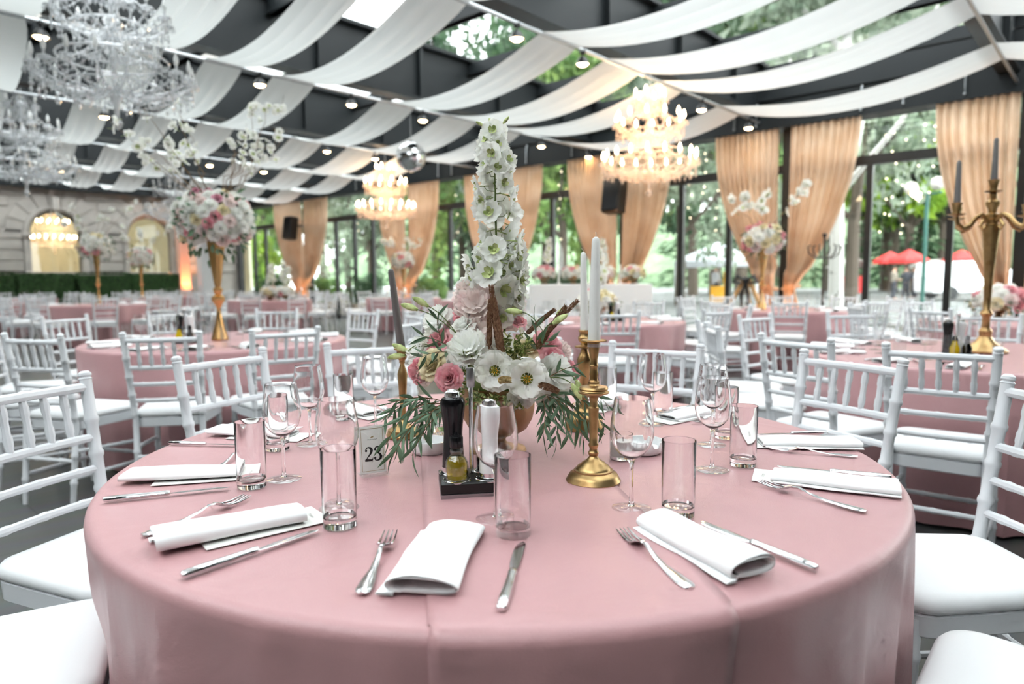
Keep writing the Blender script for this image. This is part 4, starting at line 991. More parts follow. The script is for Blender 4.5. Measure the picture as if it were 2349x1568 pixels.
def knife_meshes():
    g = G(); L2 = .108
    pts = [(-L2, .004, .003), (-L2 + .003, .0068, .0048), (-.08, .0075, .0055), (-.04, .0068, .005), (-.012, .0056, .0044), (-.006, .0068, .005), (0, .0068, .005), (.006, .0048, .004)]
    vs = []; n = 10
    for y, w, h in pts: vs += [(w * cos(2 * pi * i / n), y, .0058 + h * sin(2 * pi * i / n)) for i in range(n)]
    fs = [(j * n + i, (j + 1) * n + i, (j + 1) * n + (i + 1) % n, j * n + (i + 1) % n) for j in range(len(pts) - 1) for i in range(n)] + [tuple(range(n)), tuple((len(pts) - 1) * n + i for i in range(n))[::-1]]
    g.add(vs, fs); h = g.mesh('handle', M_['steel'])
    g = G(); st = [(.004, -.004, .004), (.015, -.006, .0055), (.03, -.0078, .0066), (.06, -.0088, .0072), (.085, -.0086, .007), (.1, -.0068, .0066), (.107, -.0035, .006), (.11, .0015, .0035)]
    vs = []; fs = []
    for y, a, b in st: vs += [(a, y, .0042), (a * .2 + b * .5, y, .0056), (b, y, .0052), (a * .2 + b * .5, y, .0036)]
    for j in range(len(st) - 1):
        for i in range(4): fs.append((j * 4 + i, j * 4 + 4 + i, j * 4 + 4 + (i + 1) % 4, j * 4 + (i + 1) % 4))
    fs += [(0, 1, 2, 3), tuple(len(st) * 4 - 4 + i for i in range(4))[::-1]]
    g.add(vs, fs); return h, g.mesh('blade', M_['steel'])
KH, KB = knife_meshes()
def lay(name, ms, parts, tip, end, L0, label, cat, group):
    c = (tip + end) / 2; d = tip - end; rz = atan2(d.y, d.x) - pi / 2
    t = thing(name, label, cat, (c.x, c.y, TH), rz, group); k_ = max(.92, min(1.12, d.length / L0)); t.scale = (k_, k_, k_)
    for m, p in zip(ms, parts): link(p, m, t)
    return t
def fork(tip, end, label): return lay('fork', (FH, FD), ('handle', 'head'), tip, end, .197, label, 'fork', 'dinner forks on the near table')
def knife(tip, end, label): return lay('knife', (KH, KB), ('handle', 'blade'), tip, end, .218, label, 'knife', 'dinner knives on the near table')
def napkin_mesh(kind, L_=.235, W=.088, H=.02, seed=0):
    "kind 0: loosely rolled with an open oval end, 1: flat fold with a soft edge"
    g = G(); r = random.Random(seed)
    pts = []
    N_ = 84; turns = 2.0 if kind == 0 else 1.6
    for i in range(N_ + 1):
        t = i / N_; a = -pi * .62 - t * turns * 2 * pi; sh = 1 - t * (.34 if kind == 0 else .5)
        hw, hh = W / 2 * (1 - .12 * t), H / 2 * sh
        ca, sa = cos(a), sin(a)
        x = hw * math.copysign(abs(ca) ** .55, ca); z = H / 2 + hh * math.copysign(abs(sa) ** (.8 if kind == 0 else .9), sa)
        if kind == 0 and sa > 0: z += .0035 * sin(x * 60 + seed) * (1 - t)
        pts.append((x, max(z, .0018 + .0006 * t)))
    th = .0016; prof = []
    nor = []
    for i, (x, z) in enumerate(pts):
        a = pts[max(0, i - 1)]; b = pts[min(N_, i + 1)]; dx, dz = b[0] - a[0], b[1] - a[1]; l = hypot(dx, dz) or 1; nor.append((-dz / l * th / 2, dx / l * th / 2))
    loop = [(x + n[0], z + n[1]) for (x, z), n in zip(pts, nor)] + [(x - n[0], z - n[1]) for (x, z), n in list(zip(pts, nor))[::-1]]
    M2 = len(loop); nl = 14; vs = []
    for j in range(nl + 1):
        v = j / nl; y = (v - .5) * L_; sc = 1 - .05 * v + .012 * sin(v * 5 + seed); hz = 1 - .25 * v ** 2 + .05 * sin(v * 7 + seed)
        for i, (x, z) in enumerate(loop):
            e = 0
            if j == 0: e = .004 * sin(i * .15 + seed)
            vs.append((x * sc + .002 * sin(v * 6 + seed), y + e, z * hz + .0003))
    fs = [(j * M2 + i, j * M2 + (i + 1) % M2, (j + 1) * M2 + (i + 1) % M2, (j + 1) * M2 + i) for j in range(nl) for i in range(M2)]
    h = len(pts)
    for e in (0, nl):
        for i in range(h - 1):
            q = (e * M2 + i, e * M2 + i + 1, e * M2 + M2 - 2 - i, e * M2 + M2 - 1 - i); fs.append(q if e else q[::-1])
    # under fold sticking out along one side
    b = len(vs)
    for j in range(9):
        v = j / 8; y = (v - .5) * L_ * 1.0 - .004
        for x, z in ((-W * .36, .0006), (-W * .57 - .002 * sin(v * 9 + seed), .0006), (-W * .585 - .002 * sin(v * 9 + seed), .0018), (-W * .57, .0034), (-W * .36, .0040)): vs.append((x, y, z))
    fs += [(b + j * 5 + i, b + j * 5 + i + 1, b + j * 5 + 6 + i, b + j * 5 + 5 + i) for j in range(8) for i in range(4)]
    g.add(vs, fs)
    return g.mesh('napkin', M_['linen'])
NM = [napkin_mesh(0, W=.08, H=.031, seed=1), napkin_mesh(0, W=.104, H=.026, seed=2), napkin_mesh(1, W=.088, H=.02, seed=3), napkin_mesh(1, W=.08, H=.022, seed=5)]
g = G(); g.box((0, 0, .0006), (.098, .212, .0008)); CARDM = g.mesh('menu_card', M_['card'], False)
def text_mesh(s, size, m, name):
    c = bpy.data.curves.new(name, 'FONT'); c.body = s; c.size = size; c.align_x = 'CENTER'; c.align_y = 'CENTER'; c.shear = .35; c.extrude = .00008
    o = bpy.data.objects.new(name, c); COL.objects.link(o); bpy.context.view_layer.update()
    me = bpy.data.meshes.new_from_object(o.evaluated_get(bpy.context.evaluated_depsgraph_get())); bpy.data.objects.remove(o); me.name = name; me.materials.clear(); me.materials.append(m); return me
MENU = text_mesh('Menu', .012, M_['inkf'], 'lettering')
def card(c, rz, label, lift=0, text=True):
    t = thing('menu_card', label, 'menu card', (c.x, c.y, TH + .0002 + lift), rz, 'menu cards under the napkins')
    link('sheet', CARDM, t)
    if text: link('lettering', MENU, t, loc=(0, .086, .0012))
    return t
def napkin(k, far, near, label, lift=.0014):
    c = (far + near) / 2; d = far - near; rz = atan2(d.y, d.x) - pi / 2
    o = link('napkin', NM[k], None, (c.x, c.y, TH + lift), (0, 0, rz)); return tag(o, label, 'napkin', 'folded white napkins on the near table')
P = lambda x, y, z=TH: onz(x, y, z)
def polar(a, r): return TP(r * cos(radians(a)), r * sin(radians(a)), TH)
# place settings clockwise from the front one: napkin far/near end, kind, fork tip/end, knife tip/end, card centre offset, wine foot, tumbler base
ST = [
 ('at the front of the table', 1, (1046, 1222), (952, 1392), (904, 1213), (819, 1388), (1197, 1250), (1149, 1408), None, (1138, 1190), (1177, 1228)),
 ('at the front right', 0, (1500, 1204), (1740, 1336), (1415, 1213), (1602, 1367), (1608, 1202), (1876, 1312), (1530, 1262), (1448, 1165), (1555, 1180)),
 ('at the right, nearest the whole white seat', 2, (1772, 1095), (2058, 1128), (1732, 1108), (2000, 1179), (1784, 1073), (2046, 1100), (1800, 1121), (1633, 1077), (1704, 1066)),
 ('at the right, second from the whole white seat', 2, (1742, 1018), (1962, 1022), (1765, 1032), (1967, 1048), (1740, 999), (1895, 995), (1760, 1030), (1632, 1020), (1665, 1003)),
 ('at the back right', 3, None, None, None, None, None, None, 35, (1497, 972), (1520, 955)),
 ('behind the front candlestick', 3, None, None, None, None, None, None, 61, 64, 57),
 ('hidden behind the flower bowl', 3, None, None, None, None, None, None, 98, 102, 95),
 ('at the back left behind the number stand', 3, None, None, None, None, None, None, 134, (862, 980), (790, 960)),
 ('at the upper left', 2, None, None, None, None, (540, 1023), (397, 1019), 166, (712, 1018), (637, 1030)),
 ('at the far left', 3, (552, 1088), (262, 1103), (560, 1036), (492, 1078), (523, 1122), (235, 1152), (590, 1090), (652, 1098), (578, 1115)),
 ('at the front left', 0, (690, 1190), (318, 1266), (582, 1140), (306, 1238), (727, 1221), (414, 1328), (640, 1198), (778, 1165), (780, 1205))]
for i, (wh, kd, nf, nn, ft, fe, kt, ke, cd, wg, tb) in enumerate(ST):
    if nf: far, near = P(*nf), P(*nn)
    else:
        a = cd; far, near = polar(a, .60), polar(a, .835)
    near = far + (near - far).normalized() * .235 if (near - far).length > 1e-6 else near
    rz = atan2((far - near).y, (far - near).x) - pi / 2
    if i != 0:
        c = P(*cd) if isinstance(cd, tuple) else (far + near) / 2 + (far - near).normalized() * .055
        d = (far - near).normalized()
        if isinstance(cd, tuple):   # keep the card under the napkin, peeping out past its far end
            c = (far + near) / 2 + d * .052 + V((d.y, -d.x, 0)) * (.012 if i in (1, 2, 3) else 0)
        card(c, rz + .06, 'ivory menu card under the napkin ' + wh, 0)
    napkin(kd, far, near, ('folded white napkin ' if kd > 1 else 'rolled white napkin ') + wh)
    d = (far - near).normalized(); s_ = V((d.y, -d.x, 0)); c = (far + near) / 2
    if ft: a, b = P(*ft), P(*fe)
    else: q = c - s_ * .085; a, b = q + d * .1, q - d * .1
    fork(a, b, 'steel dinner fork ' + wh)
    if kt: a, b = P(*kt), P(*ke)
    else: q = c + s_ * .085; a, b = q + d * .11, q - d * .11
    knife(a, b, 'steel dinner knife ' + wh)
    w_ = P(*wg) if isinstance(wg, tuple) else polar(wg, .53); wine(w_, 'clear wine glass ' + wh)
    w_ = P(*tb) if isinstance(tb, tuple) else polar(tb, .62); tumbler(w_, 'clear straight water tumbler ' + wh)
# ---------------------------------------------------------------- candlesticks and candles
def prof(base, sc, pts): return [(r, z) for r, z in pts]
A = [(0, 0), (.0565, 0), (.058, .004), (.055, .009), (.0535, .012), (.050, .018), (.041, .023), (.041, .026), (.037, .0275), (.034, .033), (.026, .038), (.0245, .041), (.016, .046), (.0105, .052), (.009, .055), (.0108, .059), (.0112, .063), (.0085, .067), (.0082, .072), (.0105, .077), (.0108, .08), (.0085, .084), (.0085, .10), (.0095, .13), (.0112, .158), (.0085, .161), (.0085, .168), (.0078, .171), (.010, .180), (.020, .185), (.0315, .189), (.0325, .192), (.0295, .194), (.0285, .1955), (.0305, .199), (.0285, .203), (.014, .206), (.0115, .209), (.0118, .213), (.0085, .217), (.0082, .224), (.0093, .229), (.0078, .234), (.0076, .243), (.0092, .247), (.0075, .251), (.0076, .262), (.0088, .266), (.010, .275), (.0125, .292), (.013, .297), (.0265, .2985), (.027, .300), (.0255, .3015), (.0105, .3005), (.0100, .285), (0, .285)]
B = [(0, 0), (.056, 0), (.057, .006), (.054, .012), (.052, .03), (.046, .042), (.03, .05), (.026, .056), (.018, .06), (.013, .07), (.011, .085), (.014, .1), (.0125, .12), (.016, .15), (.020, .185), (.021, .2), (.016, .212), (.011, .222), (.010, .23), (.027, .234), (.0275, .238), (.012, .241), (.011, .246), (.018, .254), (.019, .262), (.014, .27), (.014, .276), (.0175, .281), (.0165, .284), (.0115, .283), (.011, .275), (0, .275)]
Cc = [(0, 0), (.046, 0), (.048, .006), (.044, .012), (.043, .02), (.03, .028), (.016, .036), (.010, .045), (.0075, .055), (.009, .09), (.0115, .14), (.0135, .172), (.0115, .18), (.0075, .193), (.0055, .2), (.008, .205), (.0075, .209), (.0125, .216), (.0145, .235), (.0215, .2405), (.0215, .2425), (.0115, .242), (.011, .23), (0, .23)]
def candlestick(pr, n, loc, label, split, cuts):
    t = thing('candlestick', label, 'candlestick', loc, U(0, 6), 'brass candlesticks on the near table')
    for k in range(len(cuts) + 1):
        a = cuts[k - 1] if k else 0; b = cuts[k] if k < len(cuts) else len(pr) - 1
        q = pr[a:b + 1]
        if q[0][0] > 1e-6: q = [(0, q[0][1])] + q
        if q[-1][0] > 1e-6: q = q + [(0, q[-1][1])]
        g = G(); g.lathe(q, n); g.obj(split[k], M_['brass'], t)
    return t
def taper(loc, top, r0, r1, m, label, curl):
    t = thing('taper_candle', label, 'candle', loc, 0, 'taper candles on the near table')
    d = V(top) - V(loc); L_ = d.length; M = frame((0, 0, 0), d)
    g = G(); g.lathe([(0, 0), (r0, 0)] + [(r0 + (r1 - r0) * q, L_ * .955 * q) for q in (.25, .5, .75, 1)] + [(r1 * .8, L_ * .985), (r1 * .45, L_ * .997), (0, L_)], 20, M); g.obj('wax_body', m, t)
    g = G(); g.tube([M @ V(p) for p in ((0, 0, L_ - .002), (0, 0, L_ + .004), (curl, 0, L_ + .008), (curl * 2, .001, L_ + .010))], .0009, 6); g.obj('wick', M_['wick'], t)
pa = P(1361, 1103); candlestick(A, 36, (pa.x, pa.y, TH), 'brass candlestick in front on the right with a wide drip dish halfway', ('base', 'shaft', 'candle_cup'), (15, 32))
taper((pa.x, pa.y, TH + .2855), tuple(at(1367, 543, 1.437)), .0135, .0085, M_['wax'], 'taller looking white taper candle in the front brass candlestick', 0)
pb = P(1340, 982); candlestick(B, 32, (pb.x, pb.y, TH), 'brass candlestick behind the front one, half hidden by eucalyptus', ('base', 'shaft', 'candle_cup'), (8, 18))
taper((pb.x, pb.y, TH + .2755), tuple(at(1338, 578, 1.955)), .0125, .008, M_['wax'], 'white taper candle in the rear candlestick on the right', -.004)
pc = P(926, 1000); candlestick(Cc, 28, (pc.x, pc.y, TH), 'slim brass candlestick left of the flower bowl', ('base', 'shaft', 'candle_cup'), (7, 16))
taper((pc.x, pc.y, TH + .2305), tuple(at(896, 616, 1.80)), .0115, .008, M_['gwax'], 'leaning grey taper candle left of the flower bowl', .004)
# ---------------------------------------------------------------- condiment set
c0 = P(1012, 1147, TH); c1 = P(1178, 1138, TH); ax = (c1 - c0); ax.z = 0; ax.normalize(); ay = V((-ax.y, ax.x, 0))
TW_, TD = .132, .108
ctr = c0 + ax * TW_ / 2 + ay * TD / 2; rz = atan2(ax.y, ax.x)
t = thing('condiment_tray', 'black square condiment tray with steel carrying rod and steel rings', 'condiment tray', (ctr.x, ctr.y, TH), rz)
g = G(); g.box((0, 0, .005), (TW_, TD, .01), None, .001); g.obj('steel_plate', M_['brushed'], t)
g = G(); g.box((0, 0, .0205), (TW_, TD, .021), None, .0015); g.obj('block', M_['blackm'], t)
for x, y, r in ((-.033, -.026, .0265), (.033, -.024, .0285), (-.036, .027, .0285), (.033, .028, .0265)):
    g = G(); g.tube([(x + r * cos(a), y + r * sin(a), .0315) for a in [2 * pi * k / 32 for k in range(32)]], .0022, 8, closed=True); g.obj('ring', M_['steel'], t)
g = G(); g.tube([(0, .012, .03), (0, .012, .215)], .0045, 12); g.obj('rod', M_['steel'], t)
g = G(); g.lathe([(0, .21), (.0075, .21), (.008, .213), (.008, .214), (.0085, .215), (.0085, .248), (.0078, .25), (0, .25)], 20, Matrix.Translation((0, .012, 0))); g.obj('knob', M_['brushed'], t)
R_ = Matrix.Rotation(rz, 3, 'Z')
def on_tray(x, y, z=.0315): p = ctr + R_ @ V((x, y, 0)); return (p.x, p.y, TH + z)
MILL = [(0, 0), (.0225, 0), (.0235, .004), (.0228, .03), (.0205, .065), (.0195, .085), (.021, .105), (.0245, .13), (.0262, .143), (.0262, .15), (.023, .158), (.016, .162), (0, .162)]
def mill(loc, m, label, sc):
    t = thing('mill', label, 'mill', loc, U(0, 6)); t.scale = (sc, sc, sc)
    g = G(); g.lathe(MILL, 32); g.obj('body', m, t)
    g = G(); g.lathe([(.0165, .160), (.017, .165), (.0155, .172), (.009, .177), (0, .1785)], 28); g.obj('cap', M_['steel'], t)
    g = G(); g.lathe([(.0236, 0), (.0242, 0), (.0242, .014), (.0236, .014)], 28); g.obj('collar', M_['steel'], t)
mill(on_tray(-.036, .027), M_['black'], 'glossy black waisted pepper mill with a steel cap on the tray', .98)
mill(on_tray(.033, -.022), M_['porc'], 'white waisted salt mill with a steel cap, seen through the front wine glass', .9)
def bottle(loc, liq, label):
    t = thing('oil_bottle', label, 'bottle', loc, 0)
    o = [(0, 0), (.0215, 0), (.0232, .002), (.0228, .008), (.0215, .011), (.0228, .014), (.0235, .026), (.0225, .036), (.018, .045), (.0125, .05), (.0118, .054), (.0132, .057), (.0132, .0605), (.0118, .063), (.0112, .07)]
    g = G(); g.lathe(o + [(r - .0016, z) for r, z in o[::-1][:-2]] + [(.020, .003), (0, .003)], 32); g.obj('glass_body', M_['tglass'], t)
    g = G(); g.lathe([(0, .0032), (.0196, .0032), (.0198, .01), (.0193, .011), (.0198, .013), (.0212, .026), (.0202, .036), (.0165, .043), (0, .043)], 28); g.obj('liquid', liq, t)
    g = G(); g.lathe([(0, .066), (.0128, .066), (.0132, .067), (.0132, .086), (.0122, .088), (.0098, .0885), (.0098, .090), (.0045, .0905), (.003, .096), (0, .0965)], 24); g.obj('stopper', M_['black'], t)
bottle(on_tray(-.033, -.026), M_['oil'], 'small glass bottle of yellow olive oil with a black stopper at the tray front')
bottle(on_tray(.033, .028), glassmat('balsamic', (.05, .02, .01, 1), 1.4), 'small dark vinegar bottle behind the white salt mill')
# ---------------------------------------------------------------- ashtrays, votives, number stand
def ashtray(loc, label, rz=0):
    t = thing('ashtray', label, 'ashtray', loc, rz, 'white ashtrays on the near table')
    g = G(); n = 48
    def wob(a, z): return 1
    pr = [(0, 0), (.04, 0), (.0445, .004), (.047, .014), (.0485, .03), (.0478, .0315), (.0445, .031), (.042, .012), (.036, .008), (0, .007)]
    vs = []; fs = []
    for r, z in pr[1:-1]:
        for k in range(n):
            a = 2 * pi * k / n; zz = z
            if z > .02 and min(abs((a - q + pi) % (2 * pi) - pi) for q in (.4, .4 + 2 * pi / 3, .4 + 4 * pi / 3)) < .16: zz = .0185
            vs.append((r * cos(a), r * sin(a), zz))
    m = len(pr) - 2
    for j in range(m - 1):
        for k in range(n): fs.append((j * n + k, j * n + (k + 1) % n, (j + 1) * n + (k + 1) % n, (j + 1) * n + k))
    fs += [tuple(range(n))[::-1], tuple((m - 1) * n + k for k in range(n))]
    g.add(vs, fs); g.obj('bowl', M_['porc'], t); return t
p = P(986, 1036); ashtray((p.x, p.y, TH), 'round white porcelain ashtray left of the condiment tray', .6)
p = P(1476, 1036); ashtray((p.x, p.y, TH), 'round white porcelain ashtray with notches behind the front right wine glass', 1.9)
def votive(loc, label, wax):
    t = thing('votive_holder', label, 'votive', loc, 0, 'glass votives on the near table')
    g = G(); g.lathe([(0, 0), (.026, 0), (.0275, .002), (.028, .06), (.0272, .0605), (.0262, .06), (.0258, .008), (0, .007)], 32); g.obj('glass', M_['glass'], t)
    if wax:
        c = thing('votive_candle', 'white votive candle inside the glass behind the front right wine glass', 'candle', (loc[0], loc[1], loc[2] + .0075))
        g = G(); g.lathe([(0, 0), (.0252, 0), (.0254, .034), (.024, .0355), (0, .035)], 28); g.obj('wax_body', M_['wax'], c)
        g = G(); g.tube([(0, 0, .034), (0, 0, .044)], .001, 6); g.obj('wick', M_['ink'], c)
p = P(1425, 1050); votive((p.x, p.y, TH), 'glass votive holding a white candle beside the right ashtray', True)
p = P(1016, 994); votive((p.x, p.y, TH), 'empty glass votive behind the left ashtray', False)
p = P(858, 1094); L_ = P(825, 1092); R2 = P(889, 1083); d = (R2 - L_); d.z = 0; rz = atan2(d.y, d.x)
t = thing('table_number', 'clear acrylic stand with a card reading 23 in dark serif numerals', 'table number', ((L_.x + R2.x) / 2, (L_.y + R2.y) / 2, TH), rz)
W2, H2 = .029, .106
TL = Matrix.Rotation(radians(-6), 4, 'X')
g = G(); g.box((0, 0, .0012), (.062, .045, .0024)); g.box((0, -.0022, H2 / 2 + .002), (.0615, .0018, H2), TL); g.box((0, .0016, H2 / 2 + .002), (.0615, .0018, H2), TL); g.obj('stand', M_['acrylic'], t, smooth=False)
g = G(); g.box((0, -.0003, H2 / 2 + .002), (.0585, .0012, H2 - .003), TL); g.obj('card', M_['card'], t, smooth=False)
g = G(); yf = -.0011; bw = .0007
for x in (-.0245, .0245): g.box((x, yf, H2 / 2 + .002), (bw, .0003, H2 - .013), TL)
for z in (.0085, H2 - .0045): g.box((0, yf, z), (.0497, .0003, bw), TL)
g.obj('gold_border', M_['goldink'], t, smooth=False)
def stroke(g, pts, ox, oz, sc):
    "variable width pen stroke in the card plane: (x, z, half width, pen angle)"
    vs = []; n = len(pts)
    for i, (x, z, w_) in enumerate(pts):
        a = pts[max(0, i - 1)]; b = pts[min(n - 1, i + 1)]; dx, dz = b[0] - a[0], b[1] - a[1]; l = hypot(dx, dz) or 1
        for s in (-1, 1): vs.append((ox + sc * (x - dz / l * w_ * s), yf - .0001, oz + sc * (z + dx / l * w_ * s)))
    g.add(vs, [(2 * i, 2 * i + 1, 2 * i + 3, 2 * i + 2) for i in range(n - 1)], TL)
def disc(g, x, z, r, ox, oz, sc): g.add([(ox + sc * (x + r * cos(a)), yf - .0001, oz + sc * (z + r * sin(a))) for a in [2 * pi * k / 16 for k in range(16)]], [tuple(range(16))], TL)
g = G()
two = [(.13, .80, .03), (.14, .88, .03), (.22, .96, .035), (.34, .985, .045), (.47, .94, .07), (.55, .83, .10), (.56, .72, .10), (.50, .58, .075), (.38, .42, .05), (.22, .24, .03), (.08, .06, .025)]
bar = [(.06, .08, .08), (.25, .085, .085), (.42, .07, .075), (.54, .06, .06), (.60, .10, .035), (.64, .26, .012)]
thr = [(.12, .86, .03), (.2, .95, .035), (.32, .985, .045), (.45, .93, .07), (.50, .80, .09), (.46, .65, .07), (.36, .57, .04), (.22, .545, .02), (.36, .53, .035), (.50, .44, .075), (.565, .28, .1), (.52, .12, .085), (.40, .03, .05), (.26, .015, .035), (.14, .06, .03), (.08, .16, .03)]
sc = .031
stroke(g, two, -.0195, .030, sc); disc(g, .16, .76, .085, -.0195, .030, sc); stroke(g, bar, -.0195, .030, sc)
stroke(g, thr, .0010, .030, sc); disc(g, .15, .80, .08, .0010, .030, sc); disc(g, .13, .2, .085, .0010, .030, sc)
g.obj('numerals', M_['ink'], t, smooth=False)
g = G()                                                     # small gold leaping mark and the arc of tiny letters below it
for pl in ([(-.0035, .0655), (-.001, .0675), (.0015, .0672), (.0032, .0690), (.0042, .0684), (.0030, .0668), (.0026, .0650), (.0012, .0655), (-.0006, .0655), (-.0026, .0640)],):
    g.add([(x, yf - .0001, z + .0165) for x, z in pl], [tuple(range(len(pl)))], TL)
g.obj('gold_mark', M_['goldink'], t, smooth=False)
g = G()
for k in range(10):
    x = (k - 4.5) * .0021; z = .0777 - .0006 * (1 - (x / .0095) ** 2)
    g.box((x - .0005, yf - .0001, z), (.0004, .0002, .0019), TL); g.box((x + .0004, yf - .0001, z + (.0006 if k % 2 else -.0006)), (.0012, .0002, .0004), TL)
    if k % 3 == 0: g.box((x + .0007, yf - .0001, z), (.0004, .0002, .0019), TL)
g.obj('small_lettering', M_['inkg'], t, smooth=False)
# ---------------------------------------------------------------- settings on the other tables
nap0 = {}
for k, (c, dsc, full) in OTH.items():
    for a, s in SEATS[k]:
        d = V((cos(a), sin(a), 0)); n_ = V((-d.y, d.x, 0)); c3 = V((c[0], c[1], TH))
        q = c3 + d * .73; o = link('napkin', NM[int(a * 7) % 4], None, (q.x, q.y, TH - .001), (0, 0, a + pi / 2 + U(-.1, .1)))
        tag(o, 'white napkin before the %s, %s' % (s, dsc), 'napkin', 'napkins on the ' + dsc)
        q = c3 + d * U(.5, .55) + n_ * U(-.02, .04); o = link('wine_glass', GM['wine_far'], None, (q.x, q.y, TH - .001)); tag(o, 'wine glass before the %s, %s' % (s, dsc), 'wine glass', 'wine glasses on the ' + dsc)
        q = c3 + d * U(.56, .63) - n_ * U(.07, .1); o = link('tumbler', GM['tum_far'], None, (q.x, q.y, TH - .001)); tag(o, 'water tumbler before the %s, %s' % (s, dsc), 'tumbler', 'tumblers on the ' + dsc)
        if full and k in ('T1', 'T2'):
            q = c3 + d * .73; t = thing('fork', 'steel fork before the %s, %s' % (s, dsc), 'fork', (q.x + n_.x * .08, q.y + n_.y * .08, TH - .001), a + pi / 2, 'forks on the ' + dsc); link('handle', FH, t); link('head', FD, t)
            t = thing('knife', 'steel knife before the %s, %s' % (s, dsc), 'knife', (q.x - n_.x * .08, q.y - n_.y * .08, TH - .001), a + pi / 2, 'knives on the ' + dsc); link('handle', KH, t); link('blade', KB, t)
def cond_far(c, rz, dsc):
    x, y = c; t = thing('condiment_tray', 'black condiment tray on the ' + dsc, 'condiment tray', (x, y, TH - .001), rz, 'condiment trays on other tables')
    g = G(); g.box((0, 0, .016), (.14, .11, .03), None, .002); g.obj('block', M_['blackm'], t)
    g = G(); g.tube([(0, 0, .03), (0, 0, .23)], .005, 8); g.ball((0, 0, .235), .01); g.obj('rod', M_['steel'], t)
    R = Matrix.Rotation(rz, 3, 'Z')
    for nm, m, dx, dy, pr, cat, what in (('mill', 'black', -.036, .026, MILL, 'mill', 'black pepper mill'), ('mill', 'porc', .034, .026, MILL, 'mill', 'white salt mill'), ('oil_bottle', 'oil', -.034, -.026, None, 'bottle', 'oil bottle'), ('oil_bottle', 'black', .034, -.026, None, 'bottle', 'vinegar bottle')):
        p = V((x, y, 0)) + R @ V((dx, dy, 0)); q = thing(nm, what + ' on the tray, ' + dsc, cat, (p.x, p.y, TH + .0305))
        if pr:
            g = G(); g.lathe(pr, 16); g.obj('body', M_[m], q); g = G(); g.lathe([(.0165, .160), (.017, .165), (.0155, .172), (0, .1785)], 14); g.obj('cap', M_['steel'], q)
        else:
            g = G(); g.lathe([(0, 0), (.022, 0), (.023, .03), (.013, .05), (.012, .066), (0, .067)], 16); g.obj('glass_body', mat('olive_oil_far', srgb(226, 196, 30), .15, trans=.3) if m == 'oil' else M_['black'], q)
            g = G(); g.lathe([(0, .066), (.013, .066), (.012, .088), (0, .096)], 12); g.obj('stopper', M_['black'], q)
p = at(2195, 812, 3.55); cond_far((p.x, p.y), -.75, OTH['T2'][1])
p = at(425, 780, 4.75); cond_far((p.x, p.y), -.5, OTH['T1'][1])
p = at(1410, 735, 6.9); cond_far((p.x, p.y), -.7, OTH['T3'][1])
p = at(2285, 828, 3.35)
t = thing('table_number', 'small clear number stand on the table with the brass candelabrum', 'table number', (p.x, p.y, TH), -.65)
g = G(); g.box((0, 0, .002), (.06, .04, .003)); g.box((0, 0, .045), (.06, .005, .085)); g.obj('stand', M_['acrylic'], t, smooth=False)
g = G(); g.box((0, -.003, .045), (.055, .001, .08)); g.obj('card', M_['card'], t, smooth=False)
g = G(); yf = -.0037; TL = Matrix.Identity(4); stroke(g, [(.5, .7, .04), (.45, .55, .05), (.3, .5, .05), (.15, .6, .08), (.13, .78, .09), (.22, .95, .05), (.35, .97, .05), (.47, .85, .08), (.5, .6, .1), (.4, .3, .09), (.2, .05, .05)], -.008, .02, .026); g.obj('numeral', M_['ink'], t, smooth=False)
# ================================================================ FLOWERS
def petal(g, L_, W, cup, curl, ruf, M, nu=5, nv=5, seed=0, base=.25, tip=.6):
    r = random.Random(seed); ph = r.uniform(0, 6)
    def fn(u, v):
        x = (u * 2 - 1); w_ = W * (base + (1 - base) * sin(min(1, v / tip) * pi / 2)) * (1 if v < tip else sqrt(max(.0, 1 - ((v - tip) / (1 - tip + .06)) ** 2)) * 1.0)
        y = L_ * v; z = cup * L_ * (v ** 1.6) - curl * L_ * max(0, v - .55) ** 2 * 3 + .22 * W * x * x * (1 - .3 * v)
        z += ruf * W * sin(x * 5 + ph) * v * v + ruf * W * .6 * sin(x * 11 + ph * 2) * v ** 3
        return (x * w_, y, z)
    g.grid(fn, nu, nv, M)
def rose_mesh(name, m, R=.035, seed=0, full=True):
    "layered garden rose facing +Z, petals closing round a spiral heart"
    g = G(); r = random.Random(seed)
    lay_ = [(3, .16, .95, .10), (4, .3, .92, .16), (5, .48, .82, .3), (6, .7, .62, .55), (7, .92, .40, .9)] if full else [(3, .25, .9, .15), (5, .6, .7, .4), (6, .92, .4, .9)]
    for li, (n, rr, hh, op) in enumerate(lay_):
        a0 = r.uniform(0, 6)
        for k in range(n):
            a = a0 + 2 * pi * k / n + r.uniform(-.1, .1); ph = r.uniform(0, 6); wd = 2 * pi / n * .72
            def fn(u, v):
                x = u * 2 - 1; aa = a + x * wd * (1 - .25 * v ** 3)
                ro = R * rr * (.35 + .65 * v ** .6) + R * .22 * op * max(0, v - .6) ** 1.5 * 4 + R * .03 * sin(x * 6 + ph) * v
                zz = R * (.1 + hh * 1.0 * v - .35 * op * max(0, v - .7) ** 2 * 6) - R * .18 * x * x * v + R * .03 * sin(x * 4 + ph)
                return (ro * cos(aa), ro * sin(aa), zz - R * .3)
            g.grid(fn, 8 if full else 4, 7 if full else 3)
    g.ball((0, 0, -.15 * R), (R * .4, R * .4, R * .3), 8, 5)
    return g.mesh(name, m, True, False)
